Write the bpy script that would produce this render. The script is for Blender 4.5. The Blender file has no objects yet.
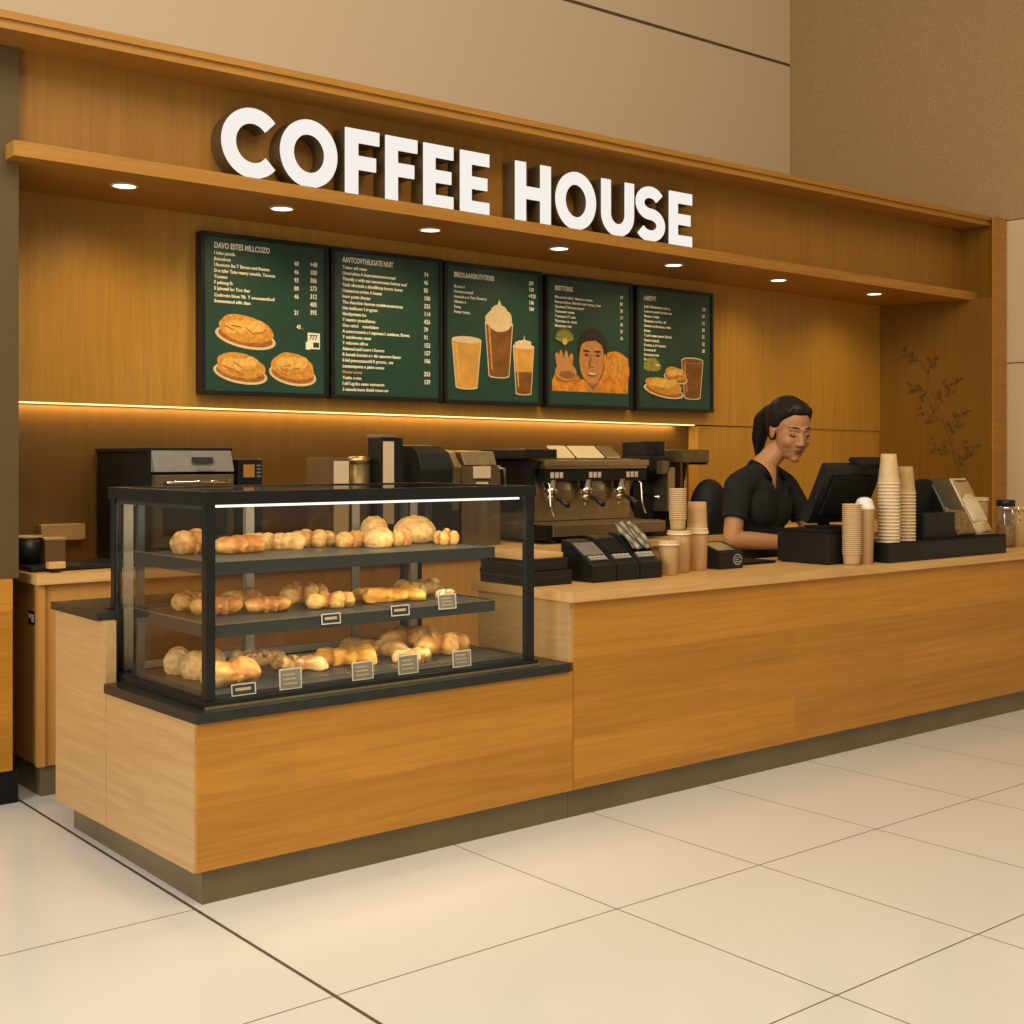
import bpy, bmesh, math, random
from mathutils import Vector, Matrix, noise
PI = math.pi
C = bpy.context.scene.collection
sc = bpy.context.scene

# ------------------------------------------------------------------ materials
def _new(name):
    m = bpy.data.materials.new(name); m.use_nodes = True
    nt = m.node_tree; nt.nodes.clear()
    out = nt.nodes.new('ShaderNodeOutputMaterial')
    return m, nt, out

def N(nt, t, **kw):
    n = nt.nodes.new('ShaderNode' + t)
    for k, v in kw.items():
        if k in n.inputs: n.inputs[k].default_value = v
        else: setattr(n, k, v)
    return n

def plain(name, col, rough=0.5, metal=0.0, spec=0.5, var=0.08, scale=14.0, bump=0.0, bscale=120.0, coat=0.0):
    """a plain surface with slight tonal variation"""
    m, nt, out = _new(name)
    b = N(nt, 'BsdfPrincipled', Roughness=rough, Metallic=metal)
    b.inputs['Specular IOR Level'].default_value = spec
    b.inputs['Coat Weight'].default_value = coat
    tc = N(nt, 'TexCoord')
    nz = N(nt, 'TexNoise', Scale=scale, Detail=4.0)
    nt.links.new(tc.outputs['Object'], nz.inputs['Vector'])
    r = N(nt, 'ValToRGB')
    r.color_ramp.elements[0].position = 0.3; r.color_ramp.elements[1].position = 0.7
    r.color_ramp.elements[0].color = tuple(c*(1-var) for c in col) + (1,)
    r.color_ramp.elements[1].color = tuple(min(1, c*(1+var)) for c in col) + (1,)
    nt.links.new(nz.outputs['Fac'], r.inputs['Fac'])
    nt.links.new(r.outputs['Color'], b.inputs['Base Color'])
    if bump:
        n2 = N(nt, 'TexNoise', Scale=bscale, Detail=3.0)
        nt.links.new(tc.outputs['Object'], n2.inputs['Vector'])
        bp = N(nt, 'Bump', Strength=bump, Distance=0.01)
        nt.links.new(n2.outputs['Fac'], bp.inputs['Height'])
        nt.links.new(bp.outputs['Normal'], b.inputs['Normal'])
    nt.links.new(b.outputs['BSDF'], out.inputs['Surface'])
    return m

def emit(name, col, s):
    m, nt, out = _new(name)
    e = N(nt, 'Emission', Strength=s); e.inputs['Color'].default_value = tuple(col) + (1,)
    nt.links.new(e.outputs['Emission'], out.inputs['Surface'])
    return m

def glass(name, tint=(0.95, 0.965, 0.95), refl=0.85, base=0.045):
    """thin clear pane: see-through, with a mirror part that grows towards grazing view"""
    m, nt, out = _new(name)
    t = N(nt, 'BsdfTransparent'); t.inputs['Color'].default_value = tuple(tint) + (1,)
    g = N(nt, 'BsdfGlossy', Roughness=0.02); g.inputs['Color'].default_value = (refl, refl, refl, 1)
    f = N(nt, 'LayerWeight', Blend=0.5)
    p = N(nt, 'Math', operation='POWER'); p.inputs[1].default_value = 4.0; nt.links.new(f.outputs['Facing'], p.inputs[0])
    q = N(nt, 'Math', operation='MULTIPLY_ADD'); q.inputs[1].default_value = 0.75; q.inputs[2].default_value = base; nt.links.new(p.outputs[0], q.inputs[0])
    mx = N(nt, 'MixShader')
    nt.links.new(q.outputs[0], mx.inputs['Fac'])
    nt.links.new(t.outputs['BSDF'], mx.inputs[1]); nt.links.new(g.outputs['BSDF'], mx.inputs[2])
    nt.links.new(mx.outputs['Shader'], out.inputs['Surface'])
    return m

def wood(name, c1, c2, axis='x', rough=0.42, planks=None, freq=1.0, spec=0.4):
    """veneer: noise stretched along the grain axis; planks = (length, row height, contrast) for staggered boards on the x-z face"""
    m, nt, out = _new(name)
    b = N(nt, 'BsdfPrincipled', Roughness=rough)
    b.inputs['Specular IOR Level'].default_value = spec
    tc = N(nt, 'TexCoord')
    mp = N(nt, 'Mapping')
    long_, fine = 1.1*freq, 26.0*freq
    mp.inputs['Scale'].default_value = {'x': (long_, fine, fine), 'y': (fine, long_, fine), 'z': (fine, fine, long_)}[axis]
    nt.links.new(tc.outputs['Object'], mp.inputs['Vector'])
    n1 = N(nt, 'TexNoise', Scale=1.6, Detail=6.0, Roughness=0.62, Distortion=0.6)
    nt.links.new(mp.outputs['Vector'], n1.inputs['Vector'])
    n2 = N(nt, 'TexNoise', Scale=7.0, Detail=3.0, Roughness=0.7)
    nt.links.new(mp.outputs['Vector'], n2.inputs['Vector'])
    add = N(nt, 'Math', operation='MULTIPLY_ADD'); add.inputs[1].default_value = 0.45
    nt.links.new(n2.outputs['Fac'], add.inputs[0]); nt.links.new(n1.outputs['Fac'], add.inputs[2])
    r = N(nt, 'ValToRGB')
    r.color_ramp.elements[0].position = 0.45; r.color_ramp.elements[1].position = 1.0
    r.color_ramp.elements[0].color = tuple(c1) + (1,); r.color_ramp.elements[1].color = tuple(c2) + (1,)
    nt.links.new(add.outputs[0], r.inputs['Fac'])
    col = r.outputs['Color']
    if planks:
        L, H, k = planks
        sp = N(nt, 'SeparateXYZ'); cb = N(nt, 'CombineXYZ')
        nt.links.new(tc.outputs['Object'], sp.inputs[0])
        nt.links.new(sp.outputs['X'], cb.inputs['X']); nt.links.new(sp.outputs['Z'], cb.inputs['Y'])
        br = N(nt, 'TexBrick', offset=0.37, offset_frequency=2)
        br.inputs['Color1'].default_value = (1-k, 1-k, 1-k, 1); br.inputs['Color2'].default_value = (1+k, 1+k, 1+k, 1)
        br.inputs['Mortar'].default_value = (1, 1, 1, 1)
        br.inputs['Scale'].default_value = 1.0; br.inputs['Mortar Size'].default_value = 0.0
        br.inputs['Brick Width'].default_value = L; br.inputs['Row Height'].default_value = H
        nt.links.new(cb.outputs[0], br.inputs['Vector'])
        mx = N(nt, 'Mix', data_type='RGBA', blend_type='MULTIPLY')
        mx.inputs[0].default_value = 1.0
        nt.links.new(col, mx.inputs[6]); nt.links.new(br.outputs['Color'], mx.inputs[7])
        col = mx.outputs[2]
    nt.links.new(col, b.inputs['Base Color'])
    bp = N(nt, 'Bump', Strength=0.06, Distance=0.004)
    nt.links.new(add.outputs[0], bp.inputs['Height']); nt.links.new(bp.outputs['Normal'], b.inputs['Normal'])
    nt.links.new(b.outputs['BSDF'], out.inputs['Surface'])
    return m

def attr_mat(name, rough=0.5, spec=0.4, bump=0.0, sss=0.0):
    """base colour from the mesh's own colour attribute (kind of surface at each vertex)"""
    m, nt, out = _new(name)
    b = N(nt, 'BsdfPrincipled', Roughness=rough)
    b.inputs['Specular IOR Level'].default_value = spec
    a = N(nt, 'Attribute', attribute_name='tone')
    nt.links.new(a.outputs['Color'], b.inputs['Base Color'])
    if bump:
        tc = N(nt, 'TexCoord'); nz = N(nt, 'TexNoise', Scale=90.0, Detail=4.0)
        nt.links.new(tc.outputs['Object'], nz.inputs['Vector'])
        bp = N(nt, 'Bump', Strength=bump, Distance=0.006)
        nt.links.new(nz.outputs['Fac'], bp.inputs['Height']); nt.links.new(bp.outputs['Normal'], b.inputs['Normal'])
    nt.links.new(b.outputs['BSDF'], out.inputs['Surface'])
    return m

# ------------------------------------------------------------------ mesh helpers
def BM(): return bmesh.new()

def box(bm, x0, x1, y0, y1, z0, z1, bev=0.0, mi=0, seg=2):
    v = [bm.verts.new(p) for p in ((x0,y0,z0),(x1,y0,z0),(x1,y1,z0),(x0,y1,z0),(x0,y0,z1),(x1,y0,z1),(x1,y1,z1),(x0,y1,z1))]
    fs = [bm.faces.new([v[i] for i in q]) for q in ((3,2,1,0),(4,5,6,7),(0,1,5,4),(1,2,6,5),(2,3,7,6),(3,0,4,7))]
    for f in fs: f.material_index = mi
    if bev > 0:
        es = list({e for f in fs for e in f.edges})
        r = bmesh.ops.bevel(bm, geom=es, offset=bev, segments=seg, profile=0.7, affect='EDGES')
        for f in r['faces']: f.material_index = mi
    return bm

def prism(bm, pts, ext, mi=0, bev=0.0):
    """pts: 3-D polygon, extruded by vector ext"""
    ext = Vector(ext)
    a = [bm.verts.new(p) for p in pts]; b = [bm.verts.new(Vector(p) + ext) for p in pts]
    n = len(pts)
    fs = [bm.faces.new(a[::-1]), bm.faces.new(b)]
    fs += [bm.faces.new((a[i], a[(i+1) % n], b[(i+1) % n], b[i])) for i in range(n)]
    for f in fs: f.material_index = mi
    bmesh.ops.recalc_face_normals(bm, faces=fs)
    if bev > 0:
        es = list({e for f in fs for e in f.edges})
        bmesh.ops.bevel(bm, geom=es, offset=bev, segments=2, profile=0.7, affect='EDGES')
    return bm

def lathe(bm, prof, cx=0, cy=0, z0=0, seg=28, mi=0, smooth=True):
    """profile [(r, z)...] turned round a vertical axis; r = 0 closes an end"""
    rings = []
    for r, z in prof:
        if r < 1e-6: rings.append([bm.verts.new((cx, cy, z0+z))])
        else: rings.append([bm.verts.new((cx + r*math.cos(2*PI*i/seg), cy + r*math.sin(2*PI*i/seg), z0+z)) for i in range(seg)])
    fs = []
    for a, b in zip(rings, rings[1:]):
        for i in range(seg):
            j = (i+1) % seg
            if len(a) == 1 and len(b) == 1: continue
            if len(a) == 1: fs.append(bm.faces.new((a[0], b[j], b[i])))
            elif len(b) == 1: fs.append(bm.faces.new((a[i], a[j], b[0])))
            else: fs.append(bm.faces.new((a[i], a[j], b[j], b[i])))
    for f in fs: f.material_index = mi; f.smooth = smooth
    return bm

def tube(bm, pts, r, seg=8, mi=0):
    pts = [Vector(p) for p in pts]; n = len(pts)
    rr = r if isinstance(r, (list, tuple)) else [r]*n
    rings = []; up = Vector((0.013, 0.021, 1))
    for i, p in enumerate(pts):
        t = (pts[min(i+1, n-1)] - pts[max(i-1, 0)]).normalized()
        u = t.cross(up)
        if u.length < 0.05: u = t.cross(Vector((1, 0, 0)))
        u.normalize(); w = t.cross(u)
        rings.append([bm.verts.new(p + (u*math.cos(2*PI*k/seg) + w*math.sin(2*PI*k/seg))*rr[i]) for k in range(seg)])
    fs = []
    for a, b in zip(rings, rings[1:]):
        for k in range(seg):
            fs.append(bm.faces.new((a[k], a[(k+1) % seg], b[(k+1) % seg], b[k])))
    fs.append(bm.faces.new(rings[0])); fs.append(bm.faces.new(rings[-1][::-1]))
    for f in fs: f.material_index = mi; f.smooth = True
    bmesh.ops.recalc_face_normals(bm, faces=fs)
    return bm

def ball(bm, c, r, rot=None, u=20, v=12, mi=0):
    """ellipsoid with radii r = (rx, ry, rz)"""
    if not isinstance(r, (list, tuple)): r = (r, r, r)
    M = Matrix.Translation(c) @ (rot.to_4x4() if rot is not None else Matrix()) @ Matrix.Diagonal((r[0], r[1], r[2], 1))
    res = bmesh.ops.create_uvsphere(bm, u_segments=u, v_segments=v, radius=1.0, matrix=M)
    for w in res['verts']:
        for f in w.link_faces: f.smooth = True; f.material_index = mi
    return bm

def limb(bm, p0, p1, r0, r1, flat=1.0, side=(1, 0, 0), seg=18):
    """tapered round-ended limb; flat squashes it across `side`'s perpendicular"""
    p0, p1 = Vector(p0), Vector(p1); d = (p1 - p0); L = d.length; d.normalize()
    s = Vector(side); s = (s - d*s.dot(d)).normalized(); w = d.cross(s)
    st = []
    for k in range(5): a = -PI/2 + PI/2*k/4*0.999; st.append((r0*math.sin(a), r0*math.cos(a)))
    for k in range(5): a = PI/2*k/4*0.999; st.append((L + r1*math.sin(a), r1*math.cos(a)))
    rings = [[bm.verts.new(p0 + d*t + (s*math.cos(2*PI*i/seg) + w*(flat*math.sin(2*PI*i/seg)))*max(r, 1e-4)) for i in range(seg)] for t, r in st]
    fs = []
    for a, b in zip(rings, rings[1:]):
        for i in range(seg): fs.append(bm.faces.new((a[i], a[(i+1) % seg], b[(i+1) % seg], b[i])))
    fs.append(bm.faces.new(rings[0][::-1])); fs.append(bm.faces.new(rings[-1]))
    for f in fs: f.smooth = True
    return bm

def remesh(bm, voxel, smooth=6, factor=0.5):
    """fuse everything in bm into one continuous surface; returns a new bmesh"""
    me = bpy.data.meshes.new('tmp'); bm.to_mesh(me); bm.free()
    o = bpy.data.objects.new('tmp', me); C.objects.link(o)
    md = o.modifiers.new('r', 'REMESH'); md.mode = 'VOXEL'; md.voxel_size = voxel; md.use_smooth_shade = True
    if smooth:
        s = o.modifiers.new('s', 'SMOOTH'); s.iterations = smooth; s.factor = factor
    dg = bpy.context.evaluated_depsgraph_get()
    m2 = bpy.data.meshes.new_from_object(o.evaluated_get(dg))
    b2 = bmesh.new(); b2.from_mesh(m2)
    bpy.data.objects.remove(o); bpy.data.meshes.remove(me); bpy.data.meshes.remove(m2)
    for f in b2.faces: f.smooth = True; f.material_index = 0
    return b2

def text(bm, s, size, x, y, z, mi=0, align='LEFT', thick=0.0006, sx=1.0, bold=0.022):
    """lettering standing upright in the x-z plane, read from -y"""
    cu = bpy.data.curves.new('t', 'FONT'); cu.body = s; cu.size = size; cu.align_x = align
    cu.extrude = thick; cu.resolution_u = 2; cu.offset = bold*size
    o = bpy.data.objects.new('t', cu); C.objects.link(o)
    dg = bpy.context.evaluated_depsgraph_get(); dg.update()
    me = bpy.data.meshes.new_from_object(o.evaluated_get(dg))
    me.transform(Matrix(((sx, 0, 0, x), (0, 0, -1, y), (0, 1, 0, z), (0, 0, 0, 1))))
    n0 = len(bm.faces); bm.from_mesh(me); bm.faces.ensure_lookup_table()
    for f in bm.faces[n0:]: f.material_index = mi
    bpy.data.objects.remove(o); bpy.data.curves.remove(cu); bpy.data.meshes.remove(me)
    return bm

def paint(me, fn):
    """store a surface tone per vertex"""
    a = me.color_attributes.new('tone', 'FLOAT_COLOR', 'POINT')
    for i, v in enumerate(me.vertices): a.data[i].color = tuple(fn(v.co, v.normal)) + (1,)

# ------------------------------------------------------------------ scene objects
def thing(name, label, cat, loc, group=None, rz=0.0):
    o = bpy.data.objects.new(name, None); C.objects.link(o)
    o.location = loc; o.rotation_euler.z = rz; o.empty_display_size = 0.05
    o['label'] = label; o['category'] = cat
    if group: o['group'] = group
    return o

def _root_loc(p):
    while p.parent is not None: p = p.parent
    return p.location.copy()

def obj(name, bm, mats, parent=None, loc=None, local=False, label=None, cat=None, group=None, smooth=False):
    """link bm as ONE mesh object. Vertices come in world coordinates unless local; they are stored relative to the thing's base."""
    if not isinstance(mats, (list, tuple)): mats = [mats]
    org = Vector((0, 0, 0))
    if parent is not None: org = _root_loc(parent)
    elif loc is not None: org = Vector(loc)
    if not local: bmesh.ops.translate(bm, verts=bm.verts, vec=-org)
    if smooth:
        for f in bm.faces: f.smooth = True
    me = bpy.data.meshes.new(name); bm.to_mesh(me); bm.free()
    for m in mats: me.materials.append(m)
    o = bpy.data.objects.new(name, me); C.objects.link(o)
    if parent is not None: o.parent = parent
    else: o.location = org
    if label: o['label'] = label
    if cat: o['category'] = cat
    if group: o['group'] = group
    return o

def struct(name, bm, mats, label, cat, parent=None):
    o = obj(name, bm, mats, parent)
    if parent is None: o['kind'] = 'structure'; o['label'] = label; o['category'] = cat
    return o

def dup(root, loc, label=None, group=None, rz=None):
    r = root.copy(); C.objects.link(r); r.location = loc
    if rz is not None: r.rotation_euler.z = rz
    if label: r['label'] = label
    if group: r['group'] = group
    for ch in list(root.children):
        c = ch.copy(); C.objects.link(c); c.parent = r
        for g in list(ch.children):
            d = g.copy(); C.objects.link(d); d.parent = c
    return r

def one(f):
    """shorthand: a fresh bmesh run through f"""
    b = BM(); f(b); return b
def B(*a, **k): return box(BM(), *a, **k)
def quad(bm, pts, mi=0):
    f = bm.faces.new([bm.verts.new(p) for p in pts]); f.material_index = mi; return bm
ORD = ['topmost', 'second from the top', 'third from the top', 'fourth from the top', 'fifth from the top', 'sixth from the top', 'seventh from the top',
       'eighth from the top', 'ninth from the top', 'tenth from the top', 'eleventh from the top', 'twelfth from the top', 'thirteenth from the top',
       'fourteenth from the top', 'fifteenth from the top', 'sixteenth from the top', 'seventeenth from the top', 'eighteenth from the top', 'nineteenth from the top',
       'twentieth from the top', 'twenty-first from the top', 'twenty-second from the top', 'twenty-third from the top', 'twenty-fourth from the top', 'twenty-fifth from the top', 'twenty-sixth from the top']

# ------------------------------------------------------------------ palette
W_FRONT = wood('front_oak', (0.37, 0.150, 0.015), (0.53, 0.236, 0.027), 'x', planks=(1.35, 0.155, 0.12))
W_END   = wood('end_oak', (0.40, 0.225, 0.080), (0.53, 0.325, 0.130), 'y')
W_TOP   = wood('worktop_oak', (0.52, 0.28, 0.09), (0.70, 0.41, 0.15), 'x', rough=0.38)
W_WALL  = wood('wall_veneer', (0.36, 0.170, 0.020), (0.49, 0.248, 0.034), 'z', freq=0.8)
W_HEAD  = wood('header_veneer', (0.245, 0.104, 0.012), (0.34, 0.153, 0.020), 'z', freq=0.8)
W_BEAM  = wood('beam_veneer', (0.32, 0.138, 0.018), (0.45, 0.205, 0.032), 'x')
W_SPLASH_SHADED = wood('shaded_splashback_veneer', (0.088, 0.041, 0.005), (0.122, 0.058, 0.008), 'z', freq=0.8)  # wall veneer darkened: shade on the splashback is put into the colour
W_NICHE_SHADED = wood('shaded_niche_veneer', (0.150, 0.064, 0.005), (0.20, 0.088, 0.008), 'z', freq=0.8, spec=0.04)  # darker veneer copy, the dimness of the niche is in its colour
W_BACK  = wood('back_cabinet_oak', (0.40, 0.185, 0.038), (0.52, 0.255, 0.060), 'z')
M_PLINTH = plain('bronze_plinth', (0.17, 0.128, 0.066), 0.42, metal=0.35, var=0.12, scale=3)
M_STONE = plain('black_stone', (0.018, 0.020, 0.017), 0.30, spec=0.4, var=0.3, scale=60)
M_BLACK = plain('black_plastic', (0.010, 0.010, 0.009), 0.40, spec=0.32, var=0.2)
M_BLACKM = plain('black_matt', (0.007, 0.0065, 0.006), 0.6, spec=0.2, var=0.2)
M_FRAME = plain('black_frame', (0.009, 0.010, 0.009), 0.32, spec=0.35, var=0.2)
M_SHELF = plain('grey_green_metal', (0.038, 0.043, 0.039), 0.4, metal=0.3, var=0.15)
M_STEEL = plain('brushed_steel', (0.48, 0.365, 0.20), 0.32, metal=0.9, var=0.1, scale=30)
M_STEELD = plain('dull_steel', (0.20, 0.142, 0.068), 0.38, metal=0.7, var=0.15, scale=20)
M_CHROME = plain('chrome', (0.72, 0.66, 0.55), 0.15, metal=1.0, var=0.03)
M_GREY = plain('grey_plastic', (0.17, 0.15, 0.12), 0.45, var=0.1)
M_WHITE = plain('white_plastic', (0.78, 0.72, 0.60), 0.5, var=0.03)
M_CREAM = plain('cream_card', (0.62, 0.47, 0.28), 0.6, var=0.05)
M_KRAFT = plain('kraft_paper', (0.50, 0.305, 0.125), 0.65, var=0.06, scale=40, bump=0.03)
M_KRAFTL = plain('pale_kraft_paper', (0.60, 0.40, 0.19), 0.65, var=0.05, scale=40, bump=0.03)
M_RIM = plain('paper_rim', (0.80, 0.66, 0.45), 0.6, var=0.04)
M_BOARD = plain('menu_green', (0.012, 0.046, 0.026), 0.42, var=0.14, scale=5)
M_INK = plain('menu_ink', (0.86, 0.76, 0.56), 0.6, var=0.05)
M_INKO = plain('menu_orange_ink', (0.60, 0.28, 0.07), 0.6, var=0.05)
M_LET = emit('sign_face_white', (1.0, 0.945, 0.87), 0.92)
M_LETS = plain('sign_side_bronze', (0.085, 0.048, 0.014), 0.5, var=0.15)
M_GLASS = glass('clear_glass')
M_SHADEPANE = glass('shade_tinted_door_glass', (0.42, 0.37, 0.28), 0.8, 0.05)  # dark tint stands in for the shade behind the case
M_GLASST = glass('top_glass', (0.90, 0.92, 0.88), 0.8)
M_LED = emit('led_white', (1.0, 0.93, 0.80), 1.6)
M_LEDW = emit('led_warm', (1.0, 0.68, 0.24), 2.2)
M_LAMP = emit('downlight_glow', (1.0, 0.94, 0.80), 4.0)
# ------------------------------------------------------------------ camera
cam = bpy.data.cameras.new('camera'); cam_o = bpy.data.objects.new('camera', cam); C.objects.link(cam_o)
cam_o.location = (0, 0, 1.4)
cam_o.rotation_euler = (PI/2, 0, -math.atan2(0.63216, 0.77484))
cam.sensor_width = 36.0; cam.lens = 1284.0/1024*36.0; cam.shift_y = -56.0/1024
cam.clip_start = 0.05; cam.clip_end = 60
sc.camera = cam_o
sc.cycles.transparent_max_bounces = 32
sc.view_settings.view_transform = 'Standard'; sc.view_settings.look = 'None'

# ------------------------------------------------------------------ the hall
def floor_mat():
    m, nt, out = _new('floor_tile')
    b = N(nt, 'BsdfPrincipled', Roughness=0.16); b.inputs['Specular IOR Level'].default_value = 0.45
    tc = N(nt, 'TexCoord'); sp = N(nt, 'SeparateXYZ'); nt.links.new(tc.outputs['Object'], sp.inputs[0])
    def joint(sock, off, per, w):
        a = N(nt, 'Math', operation='SUBTRACT'); a.inputs[1].default_value = off; nt.links.new(sock, a.inputs[0])
        p = N(nt, 'Math', operation='PINGPONG'); p.inputs[1].default_value = per/2; nt.links.new(a.outputs[0], p.inputs[0])
        l = N(nt, 'Math', operation='LESS_THAN'); l.inputs[1].default_value = w; nt.links.new(p.outputs[0], l.inputs[0])
        return l.outputs[0]
    def op(o, a, b_):
        n = N(nt, 'Math', operation=o)
        for i, s in enumerate((a, b_)):
            if isinstance(s, float): n.inputs[i].default_value = s
            else: nt.links.new(s, n.inputs[i])
        return n.outputs[0]
    jx = op('MULTIPLY', joint(sp.outputs['X'], 2.76, 0.672, 0.0022), op('GREATER_THAN', sp.outputs['X'], 2.5))
    jy = op('MULTIPLY', joint(sp.outputs['Y'], 2.87, 0.82, 0.0024), op('MAXIMUM', op('LESS_THAN', sp.outputs['Y'], 3.5), op('MULTIPLY', op('LESS_THAN', sp.outputs['X'], 1.749), op('LESS_THAN', sp.outputs['Y'], 4.0))))
    wide = op('LESS_THAN', op('ABSOLUTE', op('SUBTRACT', sp.outputs['X'], 1.749), 0.0), 0.0062)
    j = op('MAXIMUM', op('MAXIMUM', jx, jy), wide)
    nz = N(nt, 'TexNoise', Scale=260.0, Detail=2.0); nt.links.new(tc.outputs['Object'], nz.inputs['Vector'])
    n2 = N(nt, 'TexNoise', Scale=0.7, Detail=2.0); nt.links.new(tc.outputs['Object'], n2.inputs['Vector'])
    ad = op('ADD', op('MULTIPLY', nz.outputs['Fac'], 0.55), op('MULTIPLY', n2.outputs['Fac'], 0.45))
    r = N(nt, 'ValToRGB')
    r.color_ramp.elements[0].position = 0.35; r.color_ramp.elements[1].position = 0.65
    r.color_ramp.elements[0].color = (0.64, 0.60, 0.54, 1); r.color_ramp.elements[1].color = (0.69, 0.65, 0.585, 1)
    nt.links.new(ad, r.inputs['Fac'])
    mx = N(nt, 'Mix', data_type='RGBA'); mx.inputs[7].default_value = (0.085, 0.062, 0.028, 1)
    nt.links.new(j, mx.inputs[0]); nt.links.new(r.outputs['Color'], mx.inputs[6])
    nt.links.new(mx.outputs[2], b.inputs['Base Color'])
    rg = op('ADD', op('MULTIPLY', j, 0.5), 0.16); nt.links.new(rg, b.inputs['Roughness'])
    nt.links.new(b.outputs['BSDF'], out.inputs['Surface'])
    return m
struct('floor', B(-6, 12, -5, 7.2, -0.1, 0), floor_mat(), 'polished pale stone tile floor with thin dark joints', 'floor')

M_PLASTER = plain('hall_plaster', (0.62, 0.48, 0.31), 0.85, var=0.05, scale=260)
M_PLASTERD = plain('speckled_plaster', (0.35, 0.222, 0.092), 0.9, var=0.34, scale=190)
M_PLASTERL = plain('pale_wall_panel', (0.60, 0.43, 0.23), 0.85, var=0.06, scale=220)
M_COL = plain('olive_brown_paint', (0.090, 0.054, 0.013), 0.6, var=0.10, scale=180)
M_SEAM = plain('dark_seam', (0.10, 0.06, 0.02), 0.8)
b = BM(); box(b, -6, 9.6, 7.06, 7.26, 0, 6.5)
def seam(x0, z0, x1, z1):   # shadow gap between two wall panels
    prism(b, [(x0, 7.058, z0-0.012), (x1, 7.058, z1-0.012), (x1, 7.058, z1+0.012), (x0, 7.058, z0+0.012)], (0, 0.004, 0), mi=1)
seam(-6, 4.70, 8.85, 4.765)
struct('wall_back', b, [M_PLASTER, M_SEAM], 'pale plaster hall wall rising above the wooden kiosk header', 'wall')
b = BM(); box(b, 8.85, 9.05, 2.0, 7.06, 3.145, 6.5); box(b, 8.85, 9.05, 2.0, 7.06, 0, 3.137, mi=1)
box(b, 8.852, 9.0, 2.0, 7.06, 3.135, 3.147, mi=2); box(b, 8.8485, 8.86, 2.0, 5.05, 2.082, 2.09, mi=2)
struct('wall_right', b, [M_PLASTERD, M_PLASTERL, M_SEAM], 'speckled brown side wall with paler panels below, right of the kiosk', 'wall')

# ------------------------------------------------------------------ kiosk shell
b = BM(); box(b, -3, 1.742, 5.30, 6.0, 0.906, 3.085); box(b, -3, 1.706, 5.30, 6.0, 0.0, 0.906)
struct('wall_left', b, M_COL, 'olive brown pier at the left end of the kiosk', 'wall')
b = B(-3, 1.709, 5.27, 5.30, 0.135, 0.905, bev=0.003)
struct('trim_1', b, W_FRONT, 'orange oak lower cladding on the left pier', 'cladding')
b = B(-3, 1.735, 5.285, 5.2995, 0.0, 0.135)
struct('baseboard_left', b, M_BLACKM, 'dark skirting below the orange cladding of the left pier', 'skirting')
# menu wall: upper panel, recessed lower wall, flush right panel
b = BM(); zl = lambda x: 1.647 - (x-1.93)*0.0085
prism(b, [(1.745, 5.86, zl(1.745)), (8.60, 5.86, zl(8.60)), (8.60, 5.86, 2.62), (1.745, 5.86, 2.62)], (0, 0.19, 0))
struct('wall_menu', b, W_WALL, 'vertical grain wood wall panel carrying the menu boards', 'wall')
b = BM(); box(b, 1.745, 6.395, 5.955, 6.10, 0.0, 1.66)
struct('wall_splashback', b, W_SPLASH_SHADED, 'recessed wood splashback below the warm light strip', 'wall')
b = BM(); box(b, 6.395, 8.70, 5.868, 6.10, 0.0, 1.601)
struct('wall_lower_right', b, W_WALL, 'flush lower wood wall panel behind the barista', 'wall')
b = BM(); prism(b, [(8.665, 5.06, 0), (8.83, 5.06, 0), (8.83, 6.10, 0), (8.36, 6.10, 0)], (0, 0, 2.56)); box(b, 8.70, 8.83, 5.06, 6.10, 2.56, 3.087); box(b, 8.66, 8.83, 5.045, 5.06, 0, 3.15, mi=1)
struct('wall_jamb', b, [W_NICHE_SHADED, W_BEAM], 'right wooden jamb and inner niche side of the kiosk', 'wall')
b = BM(); box(b, 1.2, 8.83, 5.09, 7.06, -0.066, -0.0); box(b, 1.2, 8.845, 5.075, 5.09, -0.030, 0.0)
for v in b.verts: v.co.z += 3.122 + (v.co.x - 1.6)*0.0047
struct('trim_2', b, W_BEAM, 'deep wooden header beam along the top of the kiosk', 'beam')
b = BM(); box(b, 1.745, 8.70, 5.33, 5.40, 2.60, 3.085)
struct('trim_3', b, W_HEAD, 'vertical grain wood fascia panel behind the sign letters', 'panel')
b = BM(); ZS = lambda x: 2.594 - (x-1.7)*0.0062
prism(b, [(1.69, 5.20, ZS(1.69)), (8.70, 5.20, ZS(8.70)), (8.70, 5.86, ZS(8.70)), (1.69, 5.86, ZS(1.69))], (0, 0, 0.062), bev=0.003)
struct('trim_4', b, W_BEAM, 'wooden shelf soffit holding the sign letters and downlights', 'soffit')

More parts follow.
